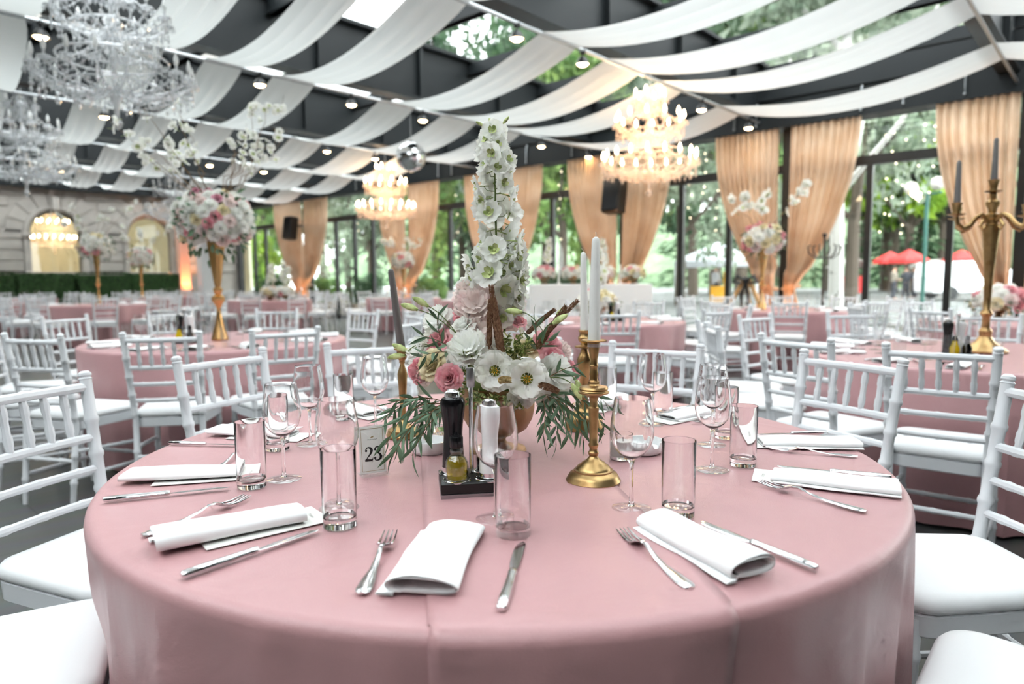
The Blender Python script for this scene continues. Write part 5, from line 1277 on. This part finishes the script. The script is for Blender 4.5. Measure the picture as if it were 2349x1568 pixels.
def open_mesh(name, m, R=.042, n=8, cup=.35, seed=0, ruf=.16, layers=2):
    g = G(); r = random.Random(seed)
    for l in range(layers):
        for k in range(n if l == 0 else n - 2):
            a = 2 * pi * (k + l * .5) / (n if l == 0 else n - 2) + r.uniform(-.12, .12)
            M = Matrix.Translation((0, 0, .004 * l)) @ Matrix.Rotation(a, 4, 'Z') @ Matrix.Translation((0, R * .06, 0))
            petal(g, R * (1.0 - .18 * l) * r.uniform(.92, 1.06), R * .52, cup + .22 * l + r.uniform(-.05, .05), .12, ruf, M, 9, 8, seed + k + 20 * l)
    return g.mesh(name, m, True, False)
def ruffled_mesh(name, m, R=.042, seed=0):
    g = G(); r = random.Random(seed)
    for l, (n, s, c) in enumerate(((8, 1, .25), (7, .85, .6), (6, .65, 1.0), (4, .45, 1.5))):
        for k in range(n):
            a = 2 * pi * (k + .4 * l) / n + r.uniform(-.15, .15)
            M = Matrix.Translation((0, 0, .003 * l)) @ Matrix.Rotation(a, 4, 'Z') @ Matrix.Translation((0, R * .05, 0))
            petal(g, R * s * r.uniform(.9, 1.08), R * .5 * s, c + r.uniform(-.1, .1), .1, .22, M, 8, 7, seed + k + 30 * l)
    return g.mesh(name, m, True, False)
ROSE = {k: [rose_mesh('rose', M_[m], .036, s) for s in (1, 2)] for k, m in (('p', 'petalp'), ('c', 'petalc'), ('w', 'petalw'), ('b', 'petalb'), ('m', 'petalm'))}
LITE = {k: rose_mesh('rose', M_[m], .036, 7, False) for k, m in (('p', 'petalp'), ('c', 'petalc'), ('w', 'petalw'), ('b', 'petalb'), ('m', 'petalm'))}
OPEN = {'w': [open_mesh('lisianthus', M_['petalw'], .044, 7, .3, s) for s in (3, 4)], 'd': [ruffled_mesh('lisianthus', M_['petalw'], .044, 5)], 'b': [ruffled_mesh('lisianthus', M_['petalb'], .044, 6), ruffled_mesh('lisianthus', M_['petalb'], .042, 9)]}
g = G(); g.lathe([(0, .006), (.006, .005), (.011, .0015), (.013, .004), (.0, .002)], 14); THR = g.mesh('throat', M_['throat'])
g = G()
for k in range(7):
    a = k * .9; g.tube([(.002 * cos(a), .002 * sin(a), .004), (.006 * cos(a), .006 * sin(a), .012)], .0006, 5); g.ball((.0065 * cos(a), .0065 * sin(a), .013), (.0022, .0016, .0018), 6, 4)
STA = g.mesh('stamen', M_['stamen'])
g = G(); r_ = random.Random(2)
for k in range(5):
    M = Matrix.Rotation(2 * pi * k / 5 + r_.uniform(-.1, .1), 4, 'Z') @ Matrix.Translation((0, .0015, 0)); petal(g, .0215, .0125, .42, .12, .2, M, 7, 6, 40 + k)
g.mat(1)
for k in range(4):
    M = Matrix.Rotation(2 * pi * k / 4 + .3, 4, 'Z') @ Matrix.Translation((0, .001, .001)); petal(g, .0085, .005, .9, .05, .2, M, 4, 4, 60 + k)
g.mat(1); g.ball((0, 0, .0022), (.003, .003, .002), 6, 4); g.tube([(0, 0, -.001), (0, .002, -.02)], [.0012, .0009], 5)
FLO = g.mesh('floret', [M_['petalw'], M_['bud']], True, False)
g = G(); g.lathe([(0, 0), (.004, .002), (.0075, .012), (.0085, .022), (.006, .036), (.0018, .044), (0, .045)], 10, None, wob=lambda a, z: 1 + .09 * sin(3 * a + z * 90)); g.lathe([(0, -.002), (.0045, 0), (.0035, .006)], 8); BUD = g.mesh('bud', M_['bud'])
def sprig(pts, n, ll, lw, seed, droop=.5, m=('stem', 'leaf'), rad=.0012):
    g = G(); r = random.Random(seed); pts = [V(p) for p in pts]
    g.tube(pts, [rad * (1 - .6 * i / len(pts)) for i in range(len(pts))], 6); g.mat(1)
    N_ = len(pts) - 1
    for k in range(n):
        t = (k + .6) / n * .98; i = min(N_ - 1, int(t * N_)); f = t * N_ - i; p = pts[i].lerp(pts[i + 1], f); d = (pts[i + 1] - pts[i]).normalized()
        side = d.cross(V((0, 0, 1))); side = side.normalized() if side.length > .1 else V((1, 0, 0)); side = Matrix.Rotation(k * 2.4 + r.uniform(-.5, .5), 3, d) @ side
        ax = (d * r.uniform(.5, 1.0) + side * r.uniform(.5, .9) + V((0, 0, -droop * r.uniform(.3, 1)))).normalized()
        up = ax.cross(side).normalized(); l = ll * r.uniform(.7, 1.15) * (1 - .25 * t); bend = r.uniform(-.25, .35)
        x = up.cross(ax).normalized(); M = Matrix(((x.x, ax.x, up.x, p.x), (x.y, ax.y, up.y, p.y), (x.z, ax.z, up.z, p.z), (0, 0, 0, 1)))
        vs = []
        for q in range(7):
            v = q / 6; w_ = lw * sin(pi * v ** .8) ** .9 * .5 + .0002; z = -bend * l * v * v
            vs += [(-w_, l * v, z + w_ * .35), (0, l * v, z), (w_, l * v, z + w_ * .35)]
        g.add(vs, [(q * 3 + e, q * 3 + e + 1, q * 3 + e + 4, q * 3 + e + 3) for q in range(6) for e in range(2)], M)
    return g
# ---------------------------------------------------------------- the near arrangement in its gold bowl
CTR = P(1143, 1034)
arr = thing('flower_arrangement', 'flower arrangement in a gold footed bowl with a tall white delphinium, roses and eucalyptus', 'flower arrangement', (CTR.x, CTR.y, TH))
O = V((CTR.x, CTR.y, TH))
def A3(px, py, dep): return at(px, py, dep) - O
g = G(); g.lathe([(0, 0), (.068, 0), (.071, .004), (.068, .01), (.05, .016), (.03, .022), (.024, .03), (.026, .038), (.05, .046), (.072, .06), (.086, .085), (.091, .11), (.092, .14), (.09, .165), (.086, .165), (.087, .12), (.07, .07), (0, .055)], 40); g.obj('bowl', M_['copper'], arr)
g = G(); g.ball((0, 0, .165), (.085, .085, .05), 16, 8); g.obj('floral_foam', M_['stem'], arr)
def bloom(me, px, py, rad, dep, dirn, name=None, R0=.042, center=False, par=arr, roll=0):
    p = A3(px, py, dep); d = RT * dirn[0] + FW * dirn[1] + V((0, 0, dirn[2])); s = rad / FPX * dep / R0
    o = link(name or me.name.split('.')[0], me, par, M=frame(p, d) @ Matrix.Rotation(roll, 4, 'Z') @ Matrix.Scale(s, 4))
    if center:
        link('throat', THR, o, loc=(0, 0, .004)); link('stamen', STA, o, loc=(0, 0, .004))
    # stem from the foam
    return o
F_ = (0, -1, .25)
bloom(OPEN['w'][0], 1136, 850, 43, 1.52, (-.05, -1, .12), center=True, roll=.3)
bloom(OPEN['w'][1], 1208, 868, 46, 1.51, (.05, -1, .1), center=True, roll=1)
bloom(OPEN['d'][0], 1076, 806, 46, 1.56, (-.2, -.8, .75))
bloom(OPEN['d'][0], 1266, 862, 46, 1.60, (.45, -.8, .2), roll=2)
bloom(OPEN['b'][0], 1094, 704, 46, 1.66, (-.1, -.9, .45))
bloom(OPEN['b'][1], 1100, 760, 36, 1.63, (.05, -1, .3), roll=1)
bloom(OPEN['d'][0], 1010, 742, 38, 1.68, (-.7, -.5, .6), roll=1.5)
bloom(ROSE['w'][0], 1062, 748, 30, 1.62, (-.3, -.5, .9), R0=.036)
bloom(ROSE['b'][0], 1068, 668, 34, 1.72, (-.5, -.4, .8), R0=.036)
bloom(ROSE['w'][1], 1072, 660, 36, 1.74, (-.6, -.5, .6), R0=.036)
bloom(ROSE['p'][0], 1058, 712, 26, 1.72, (-.7, -.5, .5), R0=.036)
bloom(ROSE['p'][1], 1030, 866, 31, 1.52, (-.15, -1, .2), R0=.036)
bloom(ROSE['p'][0], 957, 850, 30, 1.60, (-.85, -.5, .1), R0=.036, roll=1)
bloom(ROSE['b'][1], 972, 858, 26, 1.59, (-.6, -.7, -.05), R0=.036)
bloom(ROSE['c'][0], 990, 836, 36, 1.57, (-.5, -.85, .35), R0=.036)
bloom(OPEN['d'][0], 968, 806, 34, 1.66, (-.8, -.4, .5), roll=.6)
bloom(ROSE['p'][1], 1008, 782, 32, 1.64, (-.5, -.7, .6), R0=.036, roll=2)
bloom(ROSE['p'][0], 1190, 738, 18, 1.70, (.1, -.6, .8), R0=.036)
bloom(ROSE['w'][1], 1222, 742, 26, 1.74, (.3, -.5, .8), R0=.036)
bloom(ROSE['b'][0], 1165, 745, 30, 1.78, (.0, -.4, 1), R0=.036)
bloom(ROSE['p'][1], 1256, 788, 34, 1.70, (.4, -.7, .6), R0=.036)
bloom(ROSE['b'][1], 1285, 806, 34, 1.74, (.7, -.5, .5), R0=.036)
bloom(ROSE['p'][0], 1268, 822, 28, 1.66, (.3, -.9, .4), R0=.036, roll=1)
bloom(ROSE['w'][0], 1290, 842, 32, 1.72, (.8, -.5, .2), R0=.036)
bloom(ROSE['p'][1], 1306, 852, 24, 1.69, (.7, -.7, 0), R0=.036)
bloom(ROSE['p'][0], 1318, 862, 18, 1.71, (.9, -.4, 0), R0=.036)
bloom(OPEN['w'][1], 1258, 905, 36, 1.62, (.5, -.8, -.2), roll=2)
bloom(ROSE['b'][0], 1300, 886, 20, 1.72, (.8, -.5, -.2), R0=.036)
bloom(ROSE['w'][0], 1150, 790, 30, 1.66, (0, -.8, .7), R0=.036)
bloom(OPEN['b'][1], 1120, 800, 30, 1.68, (0, -.5, .9))
bloom(ROSE['c'][1], 1210, 800, 30, 1.70, (.2, -.5, .9), R0=.036)
bloom(OPEN['d'][0], 1196, 905, 30, 1.55, (0, -1, -.3))
for px, py, rad, dp, dr in ((1130, 740, 34, 1.86, (0, .3, 1)), (1060, 790, 36, 1.9, (-.5, .5, .6)), (1220, 800, 36, 1.9, (.5, .5, .6)), (1010, 830, 36, 1.86, (-.8, .5, .3)), (1290, 870, 36, 1.85, (.8, .5, .2)), (1140, 800, 36, 1.95, (0, .9, .4))): bloom(OPEN['d'][0], px, py, rad, dp, dr)
# delphinium: stem with its florets as sub-parts
def delphinium(par, foot, top, lean, n, rad, seed, z0, wid):
    r = random.Random(seed); foot, top = V(foot), V(top); mid = (foot + top) / 2 + V(lean)
    pts = bez(foot, mid, top, 14); g = G(); g.tube(pts, [.0042 - .003 * i / 14 for i in range(15)], 8)
    st = []
    for k in range(n):
        t = z0 + (1 - z0) * (k + r.uniform(0, .6)) / n; i = min(13, int(t * 14)); p = pts[i].lerp(pts[i + 1], t * 14 - i)
        a = k * 2.399 + r.uniform(-.4, .4); w_ = wid * (1 - .62 * max(0, (t - z0) / (1 - z0)) ** 1.5) * r.uniform(.5, 1.18)
        d = RT * cos(a) + FW * sin(a)
        if wid > .05 and d.dot(FW) < -.55 and .42 < t < .8 and r.random() < .7: continue
        q = p + d * w_ + V((0, 0, .012)); st.append((p, q, d, t))
        g.tube([p, (p + q) / 2 + V((0, 0, -.004)), q - d * .012], [.0011, .0009, .0008], 5)
    sp = g.obj('delphinium', M_['stem'], par)
    for p, q, d, t in st:
        s = rad * (1.25 - .45 * max(0, (t - z0) / (1 - z0))) * r.uniform(.85, 1.12)
        dd = (d + V((r.uniform(-.4, .4), r.uniform(-.4, .4), r.uniform(-.35, .6)))).normalized()
        if t > .965: link('bud', BUD, sp, M=frame(q, dd + V((0, 0, .6))) @ Matrix.Scale(.5, 4))
        else: link('floret', FLO, sp, M=frame(q, dd) @ Matrix.Rotation(r.uniform(0, 6), 4, 'Z') @ Matrix.Scale(s, 4))
    return sp
delphinium(arr, (0, 0, .17), A3(1132, 285, 1.72), (.006, 0, 0), 62, 1.32, 3, .33, .058)
delphinium(arr, (.02, .02, .17), A3(1176, 545, 1.74), (.008, -.004, 0), 38, 1.1, 8, .38, .036)
# buds on wiry stems
for (bx, by, bd), (sx, sy, sd), up in (((958, 710, 1.62), (1052, 770, 1.6), (-.9, 0, .3)), ((982, 702, 1.60), (1052, 772, 1.6), (-.8, -.2, .5)), ((1198, 716, 1.62), (1246, 760, 1.62), (-.9, 0, .1)), ((1268, 742, 1.6), (1240, 775, 1.62), (.8, 0, .5)), ((1312, 880, 1.52), (1248, 870, 1.58), (.35, -.2, -.6)), ((1322, 872, 1.54), (1262, 842, 1.6), (.3, -.2, -.7)), ((935, 806, 1.66), (985, 792, 1.62), (-.8, 0, .4)), ((928, 815, 1.66), (985, 795, 1.62), (-.9, 0, -.1)), ((1275, 735, 1.72), (1245, 770, 1.66), (.5, 0, .8))):
    a, b = A3(sx, sy, sd), A3(bx, by, bd); d = RT * up[0] + FW * up[1] + V((0, 0, up[2]))
    g = G(); g.tube(bez(a, (a + b) / 2 + V((0, 0, .02)), b), .0012, 6); s_ = g.obj('bud_stem', M_['stem'], arr)
    link('bud', BUD, s_, M=frame(b, d) @ Matrix.Scale(.95, 4))
# dried grass plumes
for (bx, by, bd), (tx, ty, td), w_ in (((1146, 800, 1.54), (1127, 658, 1.54), .0075), ((1150, 812, 1.53), (1132, 690, 1.53), .0115), ((1122, 800, 1.55), (1124, 690, 1.56), .006), ((1232, 800, 1.62), (1296, 705, 1.62), .007), ((1235, 785, 1.64), (1322, 692, 1.64), .006), ((1208, 765, 1.66), (1270, 712, 1.66), .005), ((1236, 882, 1.5), (1275, 896, 1.47), .0085), ((1142, 872, 1.46), (1166, 872, 1.46), .008)):
    a, b = A3(bx, by, bd), A3(tx, ty, td); pts = bez(a, (a + b) / 2 + V((0, 0, .004)), b, 10)
    g = G(); g.tube(pts, [w_ * .72 * q for q in (.5, .8, 1, 1.05, 1.05, 1, .9, .8, .6, .4, .12)], 8); r_ = random.Random(bx)
    for k in range(420):
        t = r_.random(); i = min(9, int(t * 10)); p = pts[i].lerp(pts[i + 1], t * 10 - i); ax = (b - a).normalized(); s_ = Matrix.Rotation(r_.uniform(0, 6.28), 3, ax) @ ax.orthogonal().normalized()
        rr = w_ * (1.02 - .85 * max(0, t - .5)); q = p + s_ * rr * .6; sd_ = ax.cross(s_) * .0011; g.add([q, q + ax * .004 + s_ * .003 + sd_, q + ax * .009 + s_ * .0032, q + ax * .004 + s_ * .002 - sd_], [(0, 1, 2), (0, 2, 3)], None, True)
    g.obj('grass_plume', M_['plumec' if bx == 1142 else 'plume'], arr)
# eucalyptus sprays, drooping left and right
EU = [((1010, 925, 1.55), (930, 915, 1.48), (885, 1020, 1.44), 17), ((1020, 935, 1.54), (950, 940, 1.45), (905, 1040, 1.42), 16), ((1000, 915, 1.58), (930, 905, 1.52), (880, 960, 1.50), 15), ((1015, 920, 1.56), (960, 900, 1.5), (895, 925, 1.5), 13), ((1030, 930, 1.52), (975, 965, 1.44), (945, 1045, 1.42), 13), ((1015, 935, 1.55), (935, 960, 1.50), (900, 1050, 1.48), 13), ((1020, 925, 1.53), (985, 930, 1.46), (970, 1000, 1.44), 10),
      ((1250, 905, 1.56), (1290, 900, 1.48), (1305, 1005, 1.46), 17), ((1255, 910, 1.58), (1320, 920, 1.50), (1340, 1015, 1.48), 15), ((1245, 915, 1.55), (1255, 940, 1.47), (1245, 1000, 1.45), 12), ((1260, 900, 1.6), (1340, 890, 1.58), (1390, 985, 1.6), 15), ((1258, 895, 1.62), (1345, 870, 1.62), (1400, 935, 1.64), 14), ((1262, 905, 1.6), (1330, 925, 1.56), (1375, 1000, 1.55), 13), ((1255, 908, 1.57), (1280, 940, 1.5), (1275, 1020, 1.47), 12),
      ((1040, 800, 1.58), (1000, 775, 1.54), (968, 770, 1.54), 8), ((1040, 810, 1.57), (1000, 800, 1.52), (965, 820, 1.52), 8), ((1230, 800, 1.6), (1232, 760, 1.58), (1228, 735, 1.58), 6), ((1225, 805, 1.6), (1250, 780, 1.56), (1262, 782, 1.56), 6), ((1250, 870, 1.56), (1290, 845, 1.52), (1320, 838, 1.54), 7), ((1010, 770, 1.62), (1000, 740, 1.6), (1005, 720, 1.6), 5)]
for i, (a, b, c, n) in enumerate(EU):
    a, b, c = A3(*a), A3(*b), A3(*c)
    c.z = max(c.z, .03)
    sprig(bez(a, b * 1.0, c, 12), n, .064 if i < 14 else .054, .0082, i, .8 if i < 14 else .1, ('bark', 'leaf')).obj('eucalyptus_spray', [M_['bark'], M_['leaf']], arr)
# variegated fillers
VG = [((1180, 830), (1195, 765)), ((1190, 830), (1215, 785)), ((1160, 830), (1165, 770)), ((1170, 820), (1200, 800)), ((1080, 850), (1065, 810)), ((1085, 860), (1090, 815)), ((1075, 880), (1062, 850)), ((1100, 900), (1100, 940)), ((1120, 910), (1140, 945)), ((1090, 900), (1075, 925)), ((1160, 905), (1165, 935)), ((1060, 890), (1045, 920)), ((1185, 905), (1190, 930)), ((1140, 900), (1120, 950))]
for i, ((ax_, ay_), (bx, by)) in enumerate(VG):
    a, b = A3(ax_, ay_, 1.6), A3(bx, by, 1.53)
    sprig(bez(a, (a + b) / 2 + V((0, 0, .01)), b, 8), 24, .025, .0105, 50 + i, .1, rad=.001).obj('variegated_sprig', [M_['stem'], M_['leafv']], arr)
# ---------------------------------------------------------------- arrangements on the other tables
def leafball(R, n, seed, ll=.07, lw=.035):
    g = G(); r = random.Random(seed)
    for k in range(n):
        d = V((r.gauss(0, 1), r.gauss(0, 1), r.gauss(0, .8))).normalized(); p = d * R * r.uniform(.75, 1.05); s = d.orthogonal().normalized(); ax = (d + s * r.uniform(-1, 1) + V((0, 0, -.4))).normalized()
        M = frame(p, ax.cross(s) if ax.cross(s).length > .1 else d, ax); l, w_ = ll * r.uniform(.6, 1.2), lw
        g.add([(0, 0, 0), (l * .4, -w_ * .5, .004), (l, 0, -.006), (l * .4, w_ * .5, .004)], [(0, 1, 2), (0, 2, 3)], M, True)
    return g
LB = leafball(.25, 150, 3).mesh('foliage', M_['leaf'])
def tallvase(c, label, full, sc=1, seed=1, z0=TH, h=.80):
    t = thing('flower_vase', label, 'flower vase', (c[0], c[1], z0), seed * 1.3, 'tall gold vases with flowers'); r = random.Random(seed)
    k = h / .8
    pr = [(0, 0), (.055, 0), (.06, .01), (.05, .05), (.03, .12), (.016, .2), (.014, .24), (.03, .275), (.046, .30), (.046, .325), (.022, .345), (.03, .36), (.034, .385), (.02, .40), (.026, .43), (.04, .55), (.055, .68), (.07, .8), (.066, .8), (.03, .5), (0, .48)]
    g = G(); g.lathe([(a, z * k) for a, z in pr], 24); g.obj('vase', M_['gold'], t)
    R = .25 * sc; zc = h + .09 * sc
    n = 95 if full else 34
    for i in range(n):
        y = 1 - 2 * (i + .5) / n; y = y * .88 + .12; a = i * 2.39996; q = sqrt(max(0, 1 - y * y)); d = V((cos(a) * q, sin(a) * q, y))
        p = V((0, 0, zc)) + V((d.x, d.y, d.z * .82)) * R * r.uniform(.9, 1.08); kd = r.choice('wwwwwccbbpm' if full else 'wwwwcbp')
        if full and r.random() < .2: me = OPEN['d'][0]; s = 1.05
        else: me = (ROSE[kd][i % 2] if full else LITE[kd]); s = r.uniform(1.0, 1.4) * (1 if full else 1.45)
        link(me.name.split('.')[0], me, t, M=frame(p, d) @ Matrix.Scale(s * sc, 4))
    link('foliage', LB, t, M=Matrix.Translation((0, 0, zc - .02)) @ Matrix.Scale(sc, 4))
    # curly willow twigs with white blossom
    nb = 13 if full else 6
    for i in range(nb):
        a = 2 * pi * i / nb + r.uniform(-.3, .3); L_ = r.uniform(.4, .7) * sc; hh = r.uniform(.3, .62) * sc; pts = []
        for j in range(15):
            u = j / 14; wv = .03 * sin(u * 14 + i * 2) * u + .015 * sin(u * 31 + i)
            pts.append(V((cos(a) * (L_ * u ** .8 + wv), sin(a) * (L_ * u ** .8) + wv, zc + .1 + hh * (u ** .9) * 1.25 + wv)))
        g = G(); g.tube(pts, [.004 * (1 - .75 * j / 14) for j in range(15)], 6); tw = g.obj('twig', M_['bark'], t)
        for q in range(9 if full else 5):
            if r.random() < .2 and full: continue
            u = r.uniform(.5, 1); p = pts[int(u * 14)] + V((r.uniform(-.04, .04), r.uniform(-.04, .04), r.uniform(-.05, .03)))
            link('blossom', FLO, tw, M=frame(p, (r.uniform(-1, 1), r.uniform(-1, 1), r.uniform(-.2, 1))) @ Matrix.Scale(r.uniform(1.0, 1.6) * (1 if full else 2.1), 4))
    return t
pv = at(505, 780, 4.95); tallvase((pv.x, pv.y), 'tall gold vase with a rose ball and blossom branches, left of the grey candle', True, 1.0, 1, h=.77)
tallvase((OTH['T5'][0][0] - .25, OTH['T5'][0][1] + .25), 'tall gold vase with roses and blossom before the peach curtain on the window side', False, 1.02, 2, h=.84)
tallvase((4.42, 14.65), 'tall gold vase with pale flowers between the two arched windows', False, 1.15, 3, h=1.0)
tallvase((6.6, 18.6), 'small looking gold vase with pale flowers before the right arched window', False, 1.15, 4, h=.95)
tallvase((10.5, 13.0), 'tall vase with white blossom below the farther lit chandelier', False, 1.0, 5, h=.8)
def lowbowl(c, label, seed, delph=0, z0=TH, sc=1.0, long=0):
    t = thing('flower_bowl', label, 'flower bowl', (c[0], c[1], z0), seed, 'low flower bowls'); r = random.Random(seed)
    g = G(); g.lathe([(0, 0), (.06, 0), (.06, .01), (.025, .03), (.03, .045), (.08, .08), (.095, .14), (.085, .14), (0, .07)], 20); g.obj('bowl', M_['copper'], t)
    for i in range(26):
        y = 1 - 2 * (i + .5) / 26; y = y * .6 + .35; a = i * 2.4; q = sqrt(max(0, 1 - y * y)); d = V((cos(a) * q, sin(a) * q, y)); p = V((0, 0, .16)) + V((d.x * (1.0 + long), d.y, d.z * .75)) * .2 * sc
        link('rose', LITE[r.choice('wwwwccbp')], t, M=frame(p, d) @ Matrix.Scale(1.5 * sc, 4))
    link('foliage', LB, t, M=Matrix.Translation((0, 0, .14)) @ Matrix.Diagonal((.95 * sc + long * .5, .95 * sc, .45, 1)))
    for i in range(delph):
        a = i * 2.2 + .5; delphinium(t, (.03 * cos(a), .03 * sin(a), .15), (.08 * cos(a), .08 * sin(a), .75 + .1 * i), (0, 0, 0), 16, 2.2, seed + i, .35, .06)
p = at(2292, 712, 7.0); lowbowl((p.x, p.y), 'low copper bowl of pink and white roses right of the brass candelabrum', 3, 0, TH, 1.15)
p = at(620, 690, 15.2); lowbowl((p.x, p.y), 'flower bowl with white spikes, left one before the far curtains', 4, 2)
p = at(655, 690, 15.0); lowbowl((p.x, p.y), 'flower bowl with white spikes, right one before the far curtains', 5, 2)
lowbowl(OTH['F5'][0], 'low flower bowl beyond the tall flower spike', 9, 1)
lowbowl(OTH['T3'][0], 'low bowl of white flowers and greenery behind the white candles', 6, 1)
d = V((1.2, -1.3, 0)).normalized()
for i, q in enumerate((-.72, -.25, .25, .72)):
    lowbowl((9.05 + d.x * q, 6.5 + d.y * q), ['leftmost', 'second from the left', 'third from the left', 'rightmost'][i] + ' flower bowl on the white head table', 11 + i, 1 if i in (0, 2) else 0, 1.105, .9)
for i, q in enumerate((-.5, 0, .48)):
    t = thing('pillar_candle', 'slim white candle between flowers on the head table, %s' % ['left', 'middle', 'right'][i], 'candle', (9.05 + d.x * q - .1, 6.5 + d.y * q - .1, 1.105))
    g = G(); g.lathe([(0, 0), (.03, 0), (.03, .02), (.013, .03), (.013, .3), (.01, .305), (0, .305)], 12); g.obj('wax_body', M_['wax'], t)
# ---------------------------------------------------------------- brass candelabrum on the right table
p = at(2258, 806, 3.85); zb = TH
t = thing('candelabrum', 'tall brass five arm candelabrum on the right table', 'candelabrum', (p.x, p.y, zb), -.75)
g = G(); g.lathe([(0, 0), (.11, 0), (.115, .012), (.09, .03), (.05, .06), (.03, .09), (.034, .12), (.022, .14), (0, .14)], 24); g.obj('base', M_['brass'], t)
g = G(); g.lathe([(0, .13), (.02, .14), (.02, .2), (.034, .22), (.02, .24), (.018, .3), (.024, .45), (.036, .62), (.044, .70), (.044, .712), (.03, .72), (.03, .74), (.04, .75), (.04, .77), (.02, .78), (.022, .80), (.034, .825), (.034, .84), (.018, .86), (.018, .885), (0, .89)], 20); g.obj('shaft', M_['brass'], t)
def cup(M, m='brass'):
    g = G(); g.lathe([(0, 0), (.012, .0), (.045, .012), (.045, .015), (.02, .014), (.018, .03), (.026, .07), (.03, .075), (.022, .075), (.02, .05), (0, .05)], 18, M); return g.obj('candle_cup', M_[m], t)
cup(Matrix.Translation((0, 0, .885)))
tops = [(0, 0, .935)]
for k in range(4):
    a = pi / 2 * k + .12; g = G(); g.tube([(cos(a) * r, sin(a) * r, z) for r, z in ((.03, .735), (.07, .77), (.11, .75), (.15, .705), (.19, .69), (.225, .715), (.235, .76))], [.014, .012, .012, .013, .014, .013, .011], 8)
    g.tube([(cos(a) * r, sin(a) * r, z) for r, z in ((.05, .745), (.075, .71), (.06, .69), (.045, .705))], .008, 6); g.obj('arm', M_['brass'], t)
    cup(Matrix.Translation((cos(a) * .235, sin(a) * .235, .755))); tops.append((cos(a) * .235, sin(a) * .235, .805))
R = Matrix.Rotation(-.75, 3, 'Z')
for i, q in enumerate(tops):
    w_ = R @ V(q); c = thing('taper_candle', 'grey taper candle in the %s of the brass candelabrum' % ['raised middle cup', 'right arm', 'far arm', 'left arm', 'near arm'][i], 'candle', (p.x + w_.x, p.y + w_.y, zb + w_.z), 0, 'grey candles in the candelabrum')
    g = G(); g.lathe([(0, 0), (.018, 0), (.0115, .24), (.008, .25), (0, .256)], 14); g.obj('wax_body', M_['gwax'], c)
    g = G(); g.tube([(0, 0, .25), (0, 0, .268)], .001, 5); g.obj('wick', M_['wick'], c)
